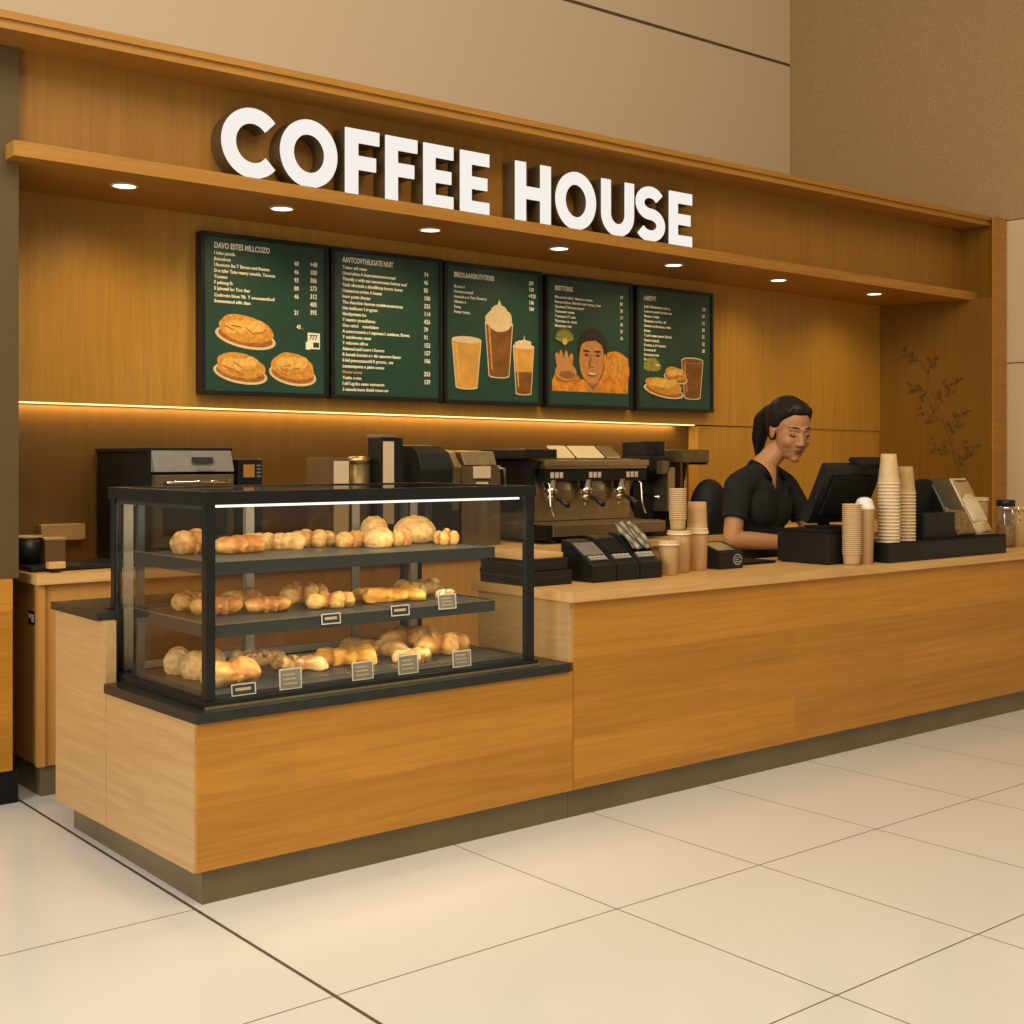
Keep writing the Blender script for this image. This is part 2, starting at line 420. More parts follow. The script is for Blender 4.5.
# downlights in the soffit
def downlight(loc, label):
    t = thing('downlight', label, 'light', loc, 'downlights in the soffit')
    obj('trim_ring', lathe(BM(), [(0.052, 0.0), (0.062, 0.0), (0.062, -0.005), (0.050, -0.006), (0.050, -0.002)], seg=28), M_CREAM, t, local=True)
    obj('lamp', lathe(BM(), [(0, -0.003), (0.050, -0.003)], seg=28), M_LAMP, t, local=True)
    return t
DL = [2.25, 3.03, 3.90, 4.795, 5.725, 6.72, 7.78]
WH = ['leftmost', 'second from the left', 'third from the left', 'fourth, middle one', 'third from the right', 'second from the right', 'rightmost']
d0 = None
for x, w in zip(DL, WH):
    lab = 'small round recessed downlight in the wooden soffit, ' + w
    if d0 is None: d0 = downlight((x, 5.455, ZS(x)-0.0003), lab)
    else: dup(d0, (x, 5.455, ZS(x)-0.0003), lab)
    L = bpy.data.lights.new('downlight_beam', 'SPOT'); L.energy = 15; L.color = (1.0, 0.77, 0.36); L.spot_size = math.radians(150); L.spot_blend = 1.0; L.shadow_soft_size = 0.06
    lo = bpy.data.objects.new('downlight_beam', L); C.objects.link(lo); lo.location = (x, 5.44, 2.54); lo.rotation_euler = (math.radians(4), 0, 0)
# strip light under the upper panel
b = prism(BM(), [(1.76, 5.885, zl(1.76)-0.006), (6.38, 5.885, zl(6.38)-0.006), (6.38, 5.885, zl(6.38)-0.0003), (1.76, 5.885, zl(1.76)-0.0003)], (0, 0.045, 0))
obj('strip_light', b, M_LEDW, loc=(4.07, 5.91, 1.612), label='long warm light strip under the menu wall panel', cat='light')
for xc in (2.95, 5.15):
    L = bpy.data.lights.new('strip_glow', 'AREA'); L.shape = 'RECTANGLE'; L.size = 2.2; L.size_y = 0.04; L.energy = 6.0; L.color = (1.0, 0.67, 0.22)
    lo = bpy.data.objects.new('strip_glow', L); C.objects.link(lo); lo.location = (xc, 5.925, zl(xc)-0.011); lo.rotation_euler = (math.radians(6), math.atan(0.0085), 0)

# twig motif printed on the niche side wall (thin relief on x = 8.70)
random.seed(5)
b = BM()
def twig(p, d, L, w, depth):
    pts = [p]; q = Vector(p); a = d; n = 9 if depth == 2 else 4
    for k in range(n):
        a += random.uniform(-0.09, 0.09)
        q = q + Vector((0, math.sin(a), math.cos(a)))*L/n; pts.append(tuple(q))
    tube(b, pts, [w*(1 - 0.6*k/n) for k in range(n+1)], seg=5)
    for k in range(2 if depth == 2 else 1, n+1):
        s = 1 if k % 2 else -1
        if depth > 0: twig(pts[k], a + s*random.uniform(0.5, 0.9), random.uniform(0.10, 0.20) if depth == 2 else L*0.4, w*0.55, depth-1)
        for s2 in (-1, 1):
            if depth < 2 and random.random() < 0.6:
                aa = a + s2*random.uniform(0.3, 0.9); e = Vector(pts[k]) + Vector((0, math.sin(aa), math.cos(aa)))*0.028
                tube(b, [pts[k], (Vector(pts[k])+e)/2, e], [0.001, 0.0035, 0.001], seg=4)
twig((8.665, 5.27, 1.05), 0.07, 1.10, 0.0035, 2)
for v in b.verts: v.co.x = 8.66 - (v.co.y-5.06)*0.2933 + (v.co.x-8.665)*0.3
obj('twig_decal', b, plain('faded_twig', (0.11, 0.046, 0.004), 0.8), loc=(8.60, 5.34, 1.05), label='thin dark branching twig motif on the right niche wall', cat='wall decoration')

# ------------------------------------------------------------------ light
w = bpy.data.worlds.new('world'); sc.world = w; w.use_nodes = True
bg = w.node_tree.nodes['Background']; bg.inputs[0].default_value = (1.0, 0.83, 0.60, 1); bg.inputs[1].default_value = 0.33
def area(name, loc, target, sx, sy, e, col):
    L = bpy.data.lights.new(name, 'AREA'); L.shape = 'RECTANGLE'; L.size = sx; L.size_y = sy; L.energy = e; L.color = col
    o = bpy.data.objects.new(name, L); C.objects.link(o); o.location = loc
    o.rotation_euler = (Vector(target) - Vector(loc)).to_track_quat('-Z', 'Y').to_euler(); return o
area('hall_ceiling_light', (2.0, 0.4, 6.3), (2.8, 3.2, 0), 6.0, 4.0, 385, (1.0, 0.845, 0.61))
area('hall_window_light', (-4.5, 1.5, 3.2), (2.0, 3.8, 0.6), 3.5, 3.5, 430, (0.90, 0.95, 1.0))
# ------------------------------------------------------------------ sign letters
def ribbon(pts, w, closed=False):
    """2-D stroke outline: returns quads as (left, right) point pairs"""
    n = len(pts); out = []
    for i, p in enumerate(pts):
        a = pts[(i-1) % n] if closed else pts[max(i-1, 0)]; c = pts[(i+1) % n] if closed else pts[min(i+1, n-1)]
        dx, dy = c[0]-a[0], c[1]-a[1]; l = math.hypot(dx, dy) or 1
        nx, ny = -dy/l*w/2, dx/l*w/2
        out.append(((p[0]+nx, p[1]+ny), (p[0]-nx, p[1]-ny)))
    return out
def arc(cx, cy, rx, ry, a0, a1, n):
    return [(cx + rx*math.cos(math.radians(a0 + (a1-a0)*i/(n-1))), cy + ry*math.sin(math.radians(a0 + (a1-a0)*i/(n-1)))) for i in range(n)]
def letter_shapes(ch, W_, H):
    """list of polygons (u, v) or ('strip', pairs, closed)"""
    t = 0.225*H
    if ch == 'F': return [[(0,0),(t,0),(t,0.39*H),(0.9*W_,0.39*H),(0.9*W_,0.60*H),(t,0.60*H),(t,H-0.205*H),(W_,H-0.205*H),(W_,H),(0,H)]]
    if ch == 'E': return [[(0,0),(W_,0),(W_,0.205*H),(t,0.205*H),(t,0.40*H),(0.93*W_,0.40*H),(0.93*W_,0.60*H),(t,0.60*H),(t,0.795*H),(W_,0.795*H),(W_,H),(0,H)]]
    if ch == 'H': return [[(0,0),(t,0),(t,0.39*H),(W_-t,0.39*H),(W_-t,0),(W_,0),(W_,H),(W_-t,H),(W_-t,0.60*H),(t,0.60*H),(t,H),(0,H)]]
    o = 0.015*H
    if ch == 'O': return [('strip', ribbon(arc(W_/2, H/2, W_/2-t/2, H/2-t/2+o, 0, 360, 65)[:-1], t, True), True)]
    if ch == 'C':
        r = W_*0.545
        return [('strip', ribbon(arc(r, H/2, r-t/2, H/2-t/2+o, 42, 318, 45), t), False)]
    if ch == 'U':
        r = W_/2 - t/2
        return [('strip', ribbon([(t/2, H), (t/2, H*0.7)] + arc(W_/2, r+t/2-o, r, r, 180, 360, 25) + [(W_-t/2, H*0.7), (W_-t/2, H)], t), False)]
    if ch == 'S':
        s = t*0.93; k = (H+2*o-s)/4
        up = arc(W_/2, H+o-s/2-k, W_/2-s/2-0.004, k, 28, 270, 24); dn = arc(W_/2, -o+s/2+k, W_/2-s/2, k, 90, -152, 24)
        return [('strip', ribbon(up + dn[1:], s), False)]
LET = [('C',2.599,2.880),('O',2.892,3.194),('F',3.239,3.430),('F',3.467,3.654),('E',3.693,3.876),('E',3.921,4.107),('H',4.283,4.528),('O',4.565,4.859),('U',4.903,5.154),('S',5.168,5.406),('E',5.443,5.635)]
LLAB = ['letter C, the first of the word COFFEE', 'letter O right after the C of COFFEE', 'first letter F of COFFEE, beside the O', 'second letter F of COFFEE, before the E',
        'first letter E of COFFEE, beside the second F', 'last letter E of the word COFFEE', 'letter H, the first of the word HOUSE', 'letter O of the word HOUSE', 'letter U of the word HOUSE',
        'letter S of the word HOUSE', 'last letter E of the word HOUSE']
HL = 0.316
for (ch, x0, x1), lab in zip(LET, LLAB):
    ZL = ZS(x1) + 0.0625 if ch != 'C' else ZS(x0) + 0.0625
    t = thing('sign_letter', 'illuminated white ' + lab + ', standing on the shelf', 'letter', ((x0+x1)/2, 5.27, ZL), 'letters of the kiosk sign')
    body, face = BM(), BM()
    off = 0.015*HL if ch in 'OCUS' else 0
    for s in letter_shapes(ch, x1-x0, HL - 2*off):
        for bm_, ya, yb in ((body, 5.226, 5.325), (face, 5.218, 5.2262)):
            if s[0] == 'strip':
                pr, cl = s[1], s[2]; n = len(pr)
                for i in range(n if cl else n-1):
                    (l0, r0), (l1, r1) = pr[i], pr[(i+1) % n]
                    prism(bm_, [(x0+p[0], ya, ZL+off+p[1]) for p in (l0, r0, r1, l1)], (0, yb-ya, 0))
            else: prism(bm_, [(x0+p[0], ya, ZL+off+p[1]) for p in s], (0, yb-ya, 0))
    for bm_ in (body, face):   # weld the strip's segments and drop the inner walls between them
        bmesh.ops.remove_doubles(bm_, verts=bm_.verts, dist=1e-5)
        seen = {}
        for f in bm_.faces: seen.setdefault(tuple(sorted(v.index for v in f.verts)), []).append(f)
        bmesh.ops.recalc_face_normals(bm_, faces=bm_.faces)
    obj('letter_body', body, M_LETS, t); obj('letter_face', face, M_LET, t, label='glowing white front of the letter')

# ------------------------------------------------------------------ counters
YF = 3.682
t = thing('display_counter', 'low oak counter unit carrying the glass pastry case', 'counter', (2.6, 4.2, 0))
obj('front_panel', B(1.752, 3.306, YF, YF+0.02, 0.113, 0.5715), W_FRONT, t)
obj('end_panel', prism(BM(), [(1.752, YF+0.0205, 0.105), (1.785, YF+0.0205, 0.105), (1.785, 4.372, 0.105), (1.737, 4.372, 0.105)], (0, 0, 0.467)), W_END, t, label='pale oak front end panel')
obj('end_panel', prism(BM(), [(1.737, 4.376, 0.105), (1.775, 4.376, 0.105), (1.775, 4.83, 0.105), (1.724, 4.83, 0.105)], (0, 0, 0.717)), W_END, t, label='taller pale oak rear end panel')
b = BM(); box(b, 1.787, 3.30, YF+0.022, 4.51, 0.113, 0.572); box(b, 1.777, 2.2, 4.515, 4.83, 0.113, 0.822)
obj('carcass', b, W_BACK, t)
b = BM(); box(b, 1.782, 3.306, 3.713, 4.80, 0.0, 0.113)
obj('plinth', b, M_PLINTH, t, label='recessed bronze plinth')
obj('stone_top', box(prism(BM(), [(1.744, YF-0.01, 0.572), (3.284, YF-0.01, 0.572), (3.284, 4.373, 0.572), (1.728, 4.373, 0.572)], (0, 0, 0.034), bev=0.003), 1.782, 3.284, 4.371, 4.508, 0.572, 0.606), M_STONE, t, label='black stone slab under the pastry case')
obj('rear_stone_top', one(lambda b: (box(b, 1.715, 2.2, 4.520, 4.86, 0.822, 0.85, bev=0.003), box(b, 1.715, 1.782, 4.40, 4.522, 0.822, 0.85))), M_STONE, t, label='raised black slab at the rear left')

t = thing('service_counter', 'long oak service counter with horizontal grain and bronze plinth', 'counter', (6.0, 4.0, 0))
obj('front_panel', B(3.31, 8.845, YF, YF+0.02, 0.113, 0.836), W_FRONT, t)
obj('side_panel', B(3.292, 3.312, YF+0.004, 4.26, 0.606, 0.836), W_END, t, label='short pale return panel beside the pastry case')
b = BM(); box(b, 3.314, 8.845, YF+0.022, 4.26, 0.113, 0.836); obj('carcass', b, W_BACK, t)
obj('plinth', B(3.308, 8.845, 3.713, 4.22, 0.0, 0.113), M_PLINTH, t, label='recessed bronze plinth')
ZC = 0.876
obj('worktop', B(3.286, 8.845, 3.662, 4.30, 0.837, ZC, bev=0.002), W_TOP, loc=(6.0, 4.0, 0.837), label='long pale oak worktop on the service counter', cat='worktop')

t = thing('back_counter', 'oak back counter along the menu wall behind the pastry case', 'counter', (4.0, 5.55, 0))
b = BM(); box(b, 1.825, 8.41, 5.30, 5.85, 0.126, 0.872); obj('cabinet_body', b, W_BACK, t)
obj('corner_post', B(1.815, 1.845, 5.288, 5.32, 0.126, 0.872), W_BACK, t)
obj('plinth', B(1.835, 8.41, 5.315, 5.85, 0.0, 0.126), M_PLINTH, t, label='dark recessed plinth')
b = BM(); box(b, 1.806, 6.39, 5.27, 5.953, 0.873, 0.914, bev=0.002)
box(b, 6.391, 8.41, 5.27, 5.866, 0.873, 0.914, bev=0.002); obj('counter_top', b, W_TOP, t, label='pale oak top')
ZB = 0.914
b = BM(); box(b, 1.8235, 1.825, 5.355, 5.43, 0.70, 0.755); bt = obj('rating_label', b, M_BLACKM, t, label='tiny black and white sticker on the end')
b = BM(); box(b, 1.8225, 1.8236, 5.362, 5.39, 0.712, 0.745); box(b, 1.8225, 1.8236, 5.398, 5.422, 0.725, 0.745); obj('printed_panel', b, M_WHITE, bt)

# ------------------------------------------------------------------ pastry display case
X0, X1, Y0, Y1, Z0, Z1 = 1.800, 3.145, 3.722, 4.490, 0.607, 1.288
t = thing('pastry_case', 'black framed glass pastry display case on the low counter', 'display case', ((X0+X1)/2, (Y0+Y1)/2, Z0))
P_ = 0.032
for (a, c, lab) in ((X0, Y0, 'front left black post'), (X1-P_, Y0, 'front right black post'), (X0, Y1-P_, 'rear left black post'), (X1-P_, Y1-P_, 'rear right black post')):
    obj('post', B(a, a+P_, c, c+P_, Z0+0.022, Z1-0.04, bev=0.002), M_FRAME, t, label=lab)
b = BM(); box(b, X0-0.006, X1+0.006, Y0-0.006, Y0+P_, Z1-0.042, Z1, bev=0.003); box(b, X0-0.006, X1+0.006, Y1-P_, Y1+0.006, Z1-0.042, Z1, bev=0.003)
box(b, X0-0.006, X0+P_, Y0+P_, Y1-P_, Z1-0.042, Z1); box(b, X1-P_, X1+0.006, Y0+P_, Y1-P_, Z1-0.042, Z1)
obj('top_frame', b, M_FRAME, t)
b = BM(); box(b, X0-0.01, X1+0.01, Y0-0.012, Y0+P_, Z0, Z0+0.022, bev=0.002); box(b, X0-0.01, X1+0.01, Y1-P_, Y1+0.008, Z0, Z0+0.022, bev=0.002)
box(b, X0-0.01, X0+P_, Y0+P_, Y1-P_, Z0, Z0+0.022); box(b, X1-P_, X1+0.01, Y0+P_, Y1-P_, Z0, Z0+0.022)
obj('bottom_frame', b, M_FRAME, t)
obj('steel_sill', B(X0-0.012, X1+0.012, Y0-0.020, Y0-0.012, Z0, Z0+0.008), M_STEEL, t, label='thin steel line along the front sill')
G = 0.004
obj('glass_panel', quad(BM(), [(X0+P_, Y0+.012, Z0+.022), (X1-P_, Y0+.012, Z0+.022), (X1-P_, Y0+.012, Z1-.042), (X0+P_, Y0+.012, Z1-.042)]), M_GLASS, t, label='front glass')
obj('glass_panel', quad(BM(), [(X0+.012, Y1-P_, Z0+.022), (X0+.012, Y0+P_, Z0+.022), (X0+.012, Y0+P_, Z1-.042), (X0+.012, Y1-P_, Z1-.042)]), M_GLASS, t, label='left glass')
obj('glass_panel', quad(BM(), [(X1-.012, Y0+P_, Z0+.022), (X1-.012, Y1-P_, Z0+.022), (X1-.012, Y1-P_, Z1-.042), (X1-.012, Y0+P_, Z1-.042)]), M_GLASS, t, label='right glass')
obj('glass_top', quad(BM(), [(X0+P_, Y0+P_, Z1-.004), (X1-P_, Y0+P_, Z1-.004), (X1-P_, Y1-P_, Z1-.004), (X0+P_, Y1-P_, Z1-.004)]), M_GLASST, t, label='clear glass top')
# thin bright edges round the glass
b = BM()
for (xa, xb) in ((X0+P_-0.001, X0+P_+0.003), (X1-P_-0.004, X1-P_)): box(b, xa, xb, Y0+0.008, Y0+0.012, Z0+0.022, Z1-0.042)
box(b, X0+P_, X1-P_, Y0+0.008, Y0+0.012, Z0+0.022, Z0+0.026)
for (ya, yb) in ((Y0+P_, Y0+P_+0.004), (Y1-P_-0.004, Y1-P_)): box(b, X0+0.008, X0+0.012, ya, yb, Z0+0.022, Z1-0.042)
box(b, X0+0.008, X0+0.012, Y0+P_, Y1-P_, Z1-0.058, Z1-0.042)
obj('glass_edge', b, M_SHELF, t)
# rear sliding doors with pale upright frames
for k, (xa, xb) in enumerate(((X0+P_, 2.34), (2.31, 2.82), (2.79, X1-P_))):
    yy = Y1-P_-0.004 - (0.010 if k == 1 else 0)
    d = BM(); box(d, xa, xa+0.035, yy-0.008, yy, Z0+0.024, Z1-0.044); box(d, xb-0.035, xb, yy-0.008, yy, Z0+0.024, Z1-0.044)
    box(d, xa+0.035, xb-0.035, yy-0.008, yy, Z0+0.024, Z0+0.05); box(d, xa+0.035, xb-0.035, yy-0.008, yy, Z1-0.066, Z1-0.044)
    dr = obj('sliding_door', d, plain('pale_door_frame', (0.30, 0.25, 0.18), 0.4, metal=0.4) if k == 0 else bpy.data.materials['pale_door_frame'], t)
    obj('pane', quad(BM(), [(xa+.035, yy-.004, Z0+.05), (xb-.035, yy-.004, Z0+.05), (xb-.035, yy-.004, Z1-.066), (xa+.035, yy-.004, Z1-.066)]), M_SHADEPANE, dr)
# shelves and floor tray
SZ = {'T': 1.060, 'M': 0.860, 'B': 0.640}
for k, nm in (('T', 'upper shelf'), ('M', 'middle shelf')):
    z = SZ[k]
    s = obj('shelf', B(1.832, 2.985, 3.768, 4.345, z-0.010, z), M_SHELF, t, label='dark grey ' + nm)
    b = BM(); box(b, 1.832, 2.985, 3.760, 3.768, z-0.040, z+0.004); box(b, 1.829, 1.835, 3.768, 4.345, z-0.040, z+0.006); box(b, 2.983, 2.988, 3.768, 4.345, z-0.040, z+0.004)
    obj('shelf_edge', b, M_SHELF, s)
    b = BM(); box(b, 1.8265, 1.8295, 3.768, 4.345, z+0.003, z+0.007); box(b, 1.832, 2.985, 3.7585, 3.7605, z+0.001, z+0.004); obj('edge_highlight', b, M_STEEL, s)
s = obj('floor_tray', B(1.822, 3.10, 3.758, 4.35, Z0+0.022, SZ['B']), M_SHELF, t)
b = BM(); box(b, 1.820, 1.826, 3.758, 4.35, Z0+0.022, SZ['B']+0.012); box(b, 1.8185, 1.8205, 3.758, 4.35, SZ['B']+0.009, SZ['B']+0.013); obj('tray_side', b, M_SHELF, s)
for (xa, ya) in ((1.832, 4.32), (2.955, 4.32)):
    obj('shelf_upright', B(xa, xa+0.024, ya, ya+0.024, SZ['B'], Z1-0.05), M_SHELF, t)
b = B(1.84, 3.10, Y0+0.034, Y0+0.046, Z1-0.052, Z1-0.0445)
obj('light_tube', b, M_LED, t, label='bright white light tube under the top front frame')
L = bpy.data.lights.new('case_light', 'AREA'); L.shape = 'RECTANGLE'; L.size = 1.2; L.size_y = 0.03; L.energy = 5.0; L.color = (1.0, 0.88, 0.66)
lo = bpy.data.objects.new('case_light', L); C.objects.link(lo); lo.location = (2.45, Y0+0.055, Z1-0.06); lo.rotation_euler = (math.radians(28), 0, 0)
for z in (SZ['T']-0.045, SZ['M']-0.045):
    L = bpy.data.lights.new('case_shelf_fill', 'AREA'); L.shape = 'RECTANGLE'; L.size = 1.1; L.size_y = 0.02; L.energy = 3.2; L.color = (1.0, 0.85, 0.6)  # added fill to brighten the lower pastries, no fitting under the shelves
    lo = bpy.data.objects.new('case_shelf_fill', L); C.objects.link(lo); lo.location = (2.42, 3.79, z); lo.rotation_euler = (math.radians(25), 0, 0)
# ------------------------------------------------------------------ pastries
M_CRUST = attr_mat('baked_crust', 0.55, 0.3, bump=0.25)
def lobes_for(kind, w, d, h, rnd):
    """ellipsoid lobes (centre, radii, z-turn) of a baked shape w wide, d deep, h high"""
    if kind == 'bun': return [((0, 0, h*0.38), (w*0.5, d*0.5, h*0.62), 0)]
    if kind == 'roll': return [((-w*0.20, 0.0, h*0.40), (w*0.31, d*0.5, h*0.56), 0.35), ((w*0.17, 0.0, h*0.40), (w*0.34, d*0.48, h*0.60), 0.35), ((0, -d*0.18, h*0.32), (w*0.30, d*0.3, h*0.45), 0)]
    if kind == 'loaf': return [((x*w, rnd.uniform(-.05, .05)*d, h*0.40), (w*0.27, d*0.46, h*(0.60-0.25*abs(x))), 0.55) for x in (-0.28, -0.09, 0.1, 0.27)]
    if kind == 'braid':
        o = []
        for i, x in enumerate((-0.33, -0.11, 0.11, 0.33)):
            s = 1 if i % 2 else -1
            o.append(((x*w, s*d*0.10, h*0.40), (w*0.21, d*0.40, h*(0.62-0.3*abs(x))), 0.7*s))
        return o
    if kind == 'knot':
        return [((0.30*w*math.cos(a), 0.28*d*math.sin(a), h*0.36), (w*0.24, d*0.24, h*0.5), a) for a in [i*2*PI/5 for i in range(5)]] + [((0, 0, h*0.55), (w*0.22, d*0.22, h*0.45), 0)]
    if kind == 'long': return [((x*w, 0, h*0.36), (w*0.16, d*0.45, h*0.6), 0.6) for x in (-0.38, -0.22, -0.06, 0.1, 0.26, 0.39)]
    if kind == 'flat':
        return [((x*w, y*d, h*0.30), (w*0.24, d*0.26, h*(0.5+rnd.uniform(0, .3))), rnd.uniform(0, 3)) for x in (-0.32, -0.1, 0.12, 0.33) for y in (-0.26, 0.05, 0.28)]
    if kind in ('crumble', 'crumbs'):
        return [((rnd.uniform(-.4, .4)*w, rnd.uniform(-.4, .4)*d, h*0.3), (w*rnd.uniform(.13, .20),)*2 + (h*rnd.uniform(.42, .62),), rnd.uniform(0, 3)) for _ in range(22)] + [((0, 0, h*0.2), (w*0.46, d*0.46, h*0.45), 0)]
GOLD = {'bun': ((0.34, 0.135, 0.028), (0.66, 0.40, 0.145)), 'roll': ((0.34, 0.130, 0.024), (0.64, 0.36, 0.105)), 'loaf': ((0.32, 0.115, 0.020), (0.66, 0.36, 0.095)), 'braid': ((0.33, 0.125, 0.024), (0.66, 0.39, 0.12)),
        'knot': ((0.32, 0.115, 0.020), (0.60, 0.31, 0.08)), 'long': ((0.42, 0.19, 0.045), (0.74, 0.50, 0.21)), 'flat': ((0.45, 0.19, 0.024), (0.76, 0.42, 0.075)), 'crumble': ((0.40, 0.20, 0.055), (0.82, 0.58, 0.28)), 'crumbs': ((0.40, 0.22, 0.08), (0.80, 0.62, 0.36))}
def pastry_mesh(kind, w, d, h, seed):
    rnd = random.Random(seed); lob = lobes_for(kind, w, d, h, rnd)
    bm = BM()
    bmesh.ops.create_icosphere(bm, subdivisions=5, radius=1.0)
    c0 = Vector((0, 0, h*0.30)); amp = {'crumble': 0.07, 'crumbs': 0.08, 'flat': 0.07}.get(kind, 0.05)
    shade = []
    for v in bm.verts:
        dr = Vector((v.co.x*w/h*0.6, v.co.y*d/h*0.6, v.co.z)).normalized(); best = 0.0; second = 0.0
        for c, r, a in lob:
            ca, sa = math.cos(-a), math.sin(-a)
            p = c0 - Vector(c); px, py = (p.x*ca - p.y*sa)/r[0], (p.x*sa + p.y*ca)/r[1]; pz = p.z/r[2]
            qx, qy, qz = (dr.x*ca - dr.y*sa)/r[0], (dr.x*sa + dr.y*ca)/r[1], dr.z/r[2]
            A = qx*qx+qy*qy+qz*qz; Bq = px*qx+py*qy+pz*qz; Cq = px*px+py*py+pz*pz-1
            D = Bq*Bq - A*Cq
            if D > 0:
                tt = (-Bq + math.sqrt(D))/A
                if tt > best: second = best; best = tt
                elif tt > second: second = tt
        best = max(best, h*0.22)
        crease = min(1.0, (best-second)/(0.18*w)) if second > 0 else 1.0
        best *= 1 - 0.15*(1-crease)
        n = noise.fractal(dr*3.6 + Vector((seed*1.7, 0, 0)), 1.0, 2.0, 4)
        best *= 1 + amp*n
        p = c0 + dr*best
        if p.z < 0: p.z = 0.0
        v.co = p; shade.append((crease, n, min(1, max(0, p.z/h))))
    bmesh.ops.recalc_face_normals(bm, faces=bm.faces)
    for f in bm.faces: f.smooth = True
    dk, lt = GOLD[kind]
    for f in bm.faces: pass
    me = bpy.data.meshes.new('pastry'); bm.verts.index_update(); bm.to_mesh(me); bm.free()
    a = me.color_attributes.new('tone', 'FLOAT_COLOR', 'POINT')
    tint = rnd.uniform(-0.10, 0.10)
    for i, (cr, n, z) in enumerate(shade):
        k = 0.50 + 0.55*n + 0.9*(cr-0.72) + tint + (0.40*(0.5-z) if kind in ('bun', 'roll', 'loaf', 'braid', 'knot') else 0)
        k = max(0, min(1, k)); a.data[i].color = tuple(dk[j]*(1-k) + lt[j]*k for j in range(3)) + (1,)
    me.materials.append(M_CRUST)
    return me
#        shelf kind   x     y      w     h     z-turn  name       label
PAST = [('T','roll',1.965,4.185,0.140,0.085,0.3,'bread_roll','golden split roll on the upper case shelf, farthest left behind the corner post'),
('T','loaf',2.112,4.095,0.178,0.070,0.1,'plaited_loaf','wide golden plaited loaf on the upper case shelf, second from the left'),
('T','long',2.285,4.180,0.225,0.066,-0.75,'pastry_twist','long pale twisted pastry lying slantwise on the upper case shelf'),
('T','braid',2.462,4.200,0.165,0.068,-0.3,'braided_pastry','golden braided pastry in the middle left of the upper case shelf'),
('T','roll',2.562,4.090,0.115,0.062,0.1,'bread_roll','small golden roll left of the stacked buns on the upper case shelf'),
('T','bun',2.765,4.245,0.112,0.105,0,'round_bun','pale round bun at the back, rising behind another bun on the upper shelf'),
('T','bun',2.645,4.030,0.112,0.078,0,'round_bun','smooth golden bun at the front of the upper shelf, before a paler one'),
('T','roll',2.748,4.030,0.092,0.063,0.2,'bread_roll','little golden roll between the two biggest buns on the upper shelf'),
('T','bun',2.905,4.170,0.168,0.104,0.2,'round_bun','largest dark topped bun on the upper case shelf, second from the right'),
('T','knot',2.932,3.990,0.100,0.062,0,'knotted_pastry','knotted brown pastry at the right end of the upper case shelf'),
('M','loaf',1.985,4.215,0.140,0.075,0.2,'plaited_loaf','golden plaited loaf at the back left corner of the middle shelf'),
('M','loaf',1.990,4.030,0.165,0.072,-0.1,'plaited_loaf','broad golden loaf at the front left of the middle shelf'),
('M','roll',2.185,4.225,0.160,0.062,0.15,'bread_roll','brown split roll behind another on the middle shelf, left half'),
('M','loaf',2.160,3.985,0.148,0.060,-0.2,'plaited_loaf','golden loaf at the front of the middle shelf, second from the left'),
('M','braid',2.395,4.150,0.172,0.078,-0.15,'braided_pastry','tall braided pastry at the back in the centre of the middle shelf'),
('M','braid',2.385,3.945,0.162,0.062,-0.3,'braided_pastry','low braided pastry behind the first price tag of the middle shelf'),
('M','flat',2.673,4.000,0.240,0.052,-0.25,'tray_bake','flat golden tray bake on the middle shelf'),
('M','crumble',2.900,4.110,0.190,0.062,0,'crumble_cake','pale crumbly topped cake at the right end of the middle shelf'),
('M','crumbs',2.860,3.900,0.080,0.042,0,'crumble_cake','small crumbly piece before the larger crumble cake on the middle shelf'),
('B','bun',1.935,4.215,0.105,0.092,0,'round_bun','pale round bun at the back left of the case floor'),
('B','bun',1.945,4.090,0.112,0.094,0,'round_bun','plump pale bun in the middle of the left row on the case floor'),
('B','roll',1.975,3.900,0.200,0.088,0.1,'bread_roll','large golden roll behind the dark price tag on the case floor'),
('B','bun',2.075,4.245,0.098,0.070,0,'round_bun','round bun tucked behind the left row on the case floor'),
('B','crumble',2.255,4.215,0.170,0.055,0.2,'crumble_cake','pale lumpy cake at the rear of the left tray on the case floor'),
('B','crumble',2.285,4.010,0.175,0.060,-0.2,'crumble_cake','pale lumpy cake at the front of the left tray on the case floor'),
('B','flat',2.500,4.030,0.215,0.060,-0.55,'tray_bake','bright golden lumpy tray bake in the middle of the case floor'),
('B','long',2.690,4.130,0.290,0.062,-1.2,'pastry_twist','long pale twist running front to back on the case floor'),
('B','crumble',2.700,3.880,0.135,0.058,0,'crumble_cake','pale lump of cake before the long twist on the case floor'),
('B','braid',2.885,4.190,0.245,0.090,-0.2,'braided_pastry','dark braided pastry at the back right of the case floor'),
('B','braid',2.890,3.965,0.205,0.085,-0.3,'braided_pastry','big pale braided pastry behind the rightmost tag of the case floor'),
('B','crumble',3.03,4.06,0.105,0.070,0.3,'crumble_cake','brown lumpy cake in the far right corner of the case floor')]
TRAYS = [('T',2.63,3.90,0.20,0.0,'slim dark tray under the buns at the centre of the upper shelf'),]
LIFT = {}
def tray(x0, x1, y0, y1, z, label):
    tt = thing('serving_tray', label, 'tray', ((x0+x1)/2, (y0+y1)/2, z), 'serving trays in the pastry case')
    obj('tray_plate', B(x0+0.004, x1-0.004, y0+0.004, y1-0.004, z+0.0005, z+0.004), M_SHELF, tt)
    b = BM(); r = 0.004
    for q in ((x0, x1, y0, y0+r), (x0, x1, y1-r, y1), (x0, x0+r, y0+r, y1-r), (x1-r, x1, y0+r, y1-r)): box(b, q[0], q[1], q[2], q[3], z+0.0005, z+0.0046)
    obj('tray_rim', b, M_STEEL, tt, label='bright steel rim')
tray(2.165, 2.395, 3.83, 4.30, SZ['B'], 'steel rimmed tray under two pale lumpy cakes on the case floor')
